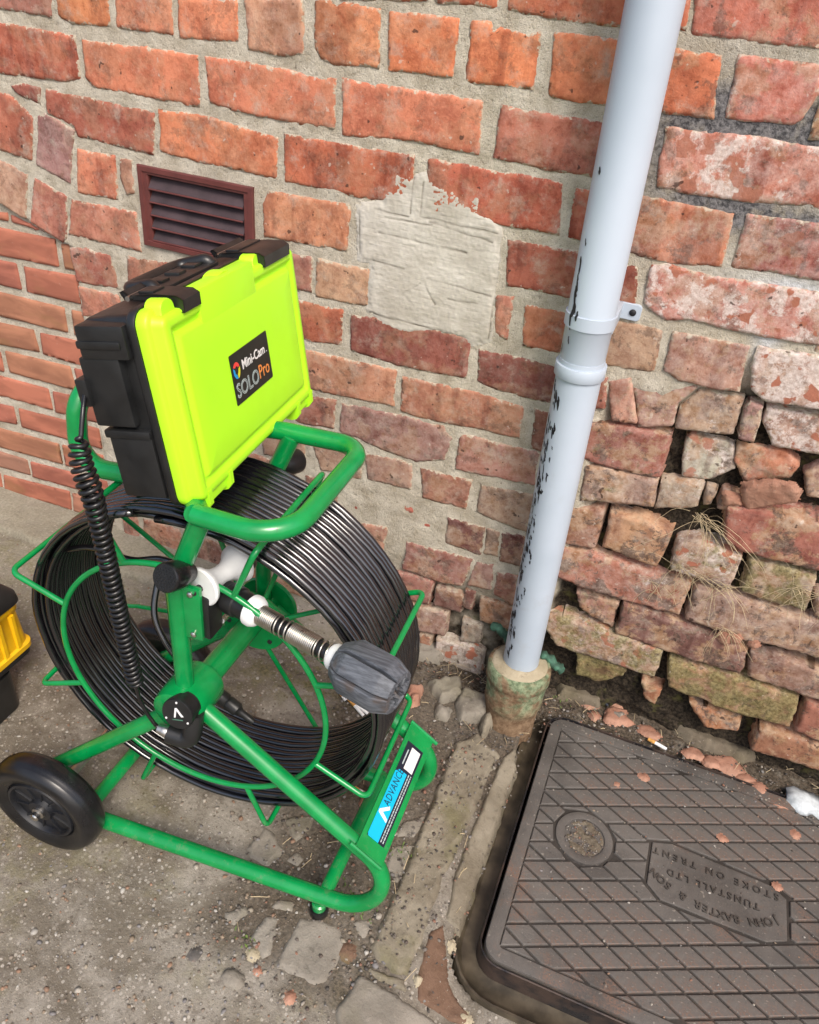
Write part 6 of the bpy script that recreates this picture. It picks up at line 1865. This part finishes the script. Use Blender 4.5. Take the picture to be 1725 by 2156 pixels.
grass('dry_grass', 'dry straw tuft hanging from the hollow in the wall right of the grey pipe', 'dry grass', [(1.155, -0.012, 0.490), (1.165, -0.012, 0.485), (1.175, -0.012, 0.480)], 24, 0.13, M['straw'], 1, 0.9, gg)
grass('dry_grass', 'tangled straw tuft in the open joint below the hollow of the wall', 'dry grass', [(1.165, -0.008, 0.375), (1.19, -0.008, 0.372), (1.215, -0.01, 0.368), (1.24, -0.01, 0.365)], 46, 0.075, M['straw'], 2, 0.5, gg)
grass('dry_grass', 'straw tuft caught between two mossy bricks lower right', 'dry grass', [(1.268, -0.010, 0.276), (1.275, -0.01, 0.270)], 14, 0.06, M['straw'], 3, 0.8, gg)
grass('dry_grass', 'straw tuft lying under the propped orange brick flake', 'dry grass', [(1.35, -0.012, 0.405), (1.39, -0.012, 0.402), (1.42, -0.01, 0.40)], 40, 0.07, M['straw'], 4, 0.3, gg)
grass('dry_grass', 'few straw stalks in the gap beside the single tan brick', 'dry grass', [(1.135, -0.006, 0.325), (1.14, -0.006, 0.31)], 10, 0.06, M['straw'], 5, 0.9, gg)
grass('dry_grass', 'straw scraps at the wall foot beside the clay socket', 'dry grass', [(0.80, -0.02, -0.02), (0.85, -0.03, -0.02), (0.88, -0.03, -0.03)], 16, 0.06, M['straw'], 6, 0.2, gg)
# green weed at the top right
mb = MB()
rg_ = random.Random(4)
root = Vector((1.205, -0.004, 0.905))
for i in range(9):
    d = Vector((rg_.gauss(0.1, 0.5), -rg_.uniform(.1, .4), rg_.uniform(0.4, 1.2))).normalized()
    p = root + Vector((rg_.uniform(-.012, .014), 0, 0)); P_ = []
    for k in range(8):
        P_.append(p.copy()); p = p + d * 0.0105; d = (d + Vector((rg_.gauss(0.06, .1), -0.02, -0.12))).normalized()
    mb.tube(P_, [0.0016, 0.0018, 0.0018, 0.0016, 0.0013, 0.001, 0.0007, 0.0004], 4, caps=False)
o = mb.build('weed', M['leaf'], None, sharp=0)
o.data.transform(Matrix.Translation(-root)); o.location = root
tag(o, 'green grassy weed sprouting from the broken brick at the top right of the wall', 'weed')
# small moss and weed sprigs in the ground joints
mb = MB()
for i in range(150):
    cx_, cy_ = rg_.choice([(0.805, -0.565), (0.812, -0.58), (0.858, -0.462), (0.700, -0.69), (1.04, 0.0), (0.90, -0.60), (0.79, -0.55), (0.845, -0.575)])
    x, y = cx_ + rg_.gauss(0, .010), cy_ + rg_.gauss(0, .008)
    z = ground_z(x, y) + 0.001
    d = Vector((rg_.gauss(0, .6), rg_.gauss(0, .6), 1)).normalized() * rg_.uniform(.003, .009)
    e = Vector((d.y, -d.x, 0)).normalized() * 0.0008 if abs(d.x) + abs(d.y) > 1e-6 else Vector((.0008, 0, 0))
    b_ = Vector((x, y, z))
    mb.add([b_ - e, b_ + e, b_ + d * 0.6 + e * 1.3, b_ + d, b_ + d * 0.6 - e * 1.3], [(0, 1, 2, 3, 4)])
tag(mb.build('moss_sprigs', M['leaf'], ground, smooth=False), kind='stuff')
# thin dead stalks lying about
mb = MB()
for i in range(130):
    if rg_.random() < 0.6: x, y = rg_.uniform(0.68, 1.7), rg_.gauss(-0.03, .04)
    else: x, y = rg_.uniform(0.64, 0.98), rg_.uniform(-0.72, -0.1)
    if x > 1.0 and y < -0.04: continue
    a = rg_.uniform(0, 3.14); l = rg_.uniform(.006, .028)
    z = ground_z(x, y) + (0.016 if 0.86 < x < 0.96 and -0.62 < y < -0.18 else 0.006)
    p0, p1 = Vector((x, y, z)), Vector((x + l * math.cos(a), y + l * math.sin(a), z + rg_.uniform(-.002, .003)))
    mb.tube([p0, p0.lerp(p1, .5) + Vector((0, 0, .001)), p1], rg_.uniform(.0004, .0009), 3, caps=False)
tag(mb.build('dead_stalks', M['straw'], ground, sharp=0), kind='stuff')
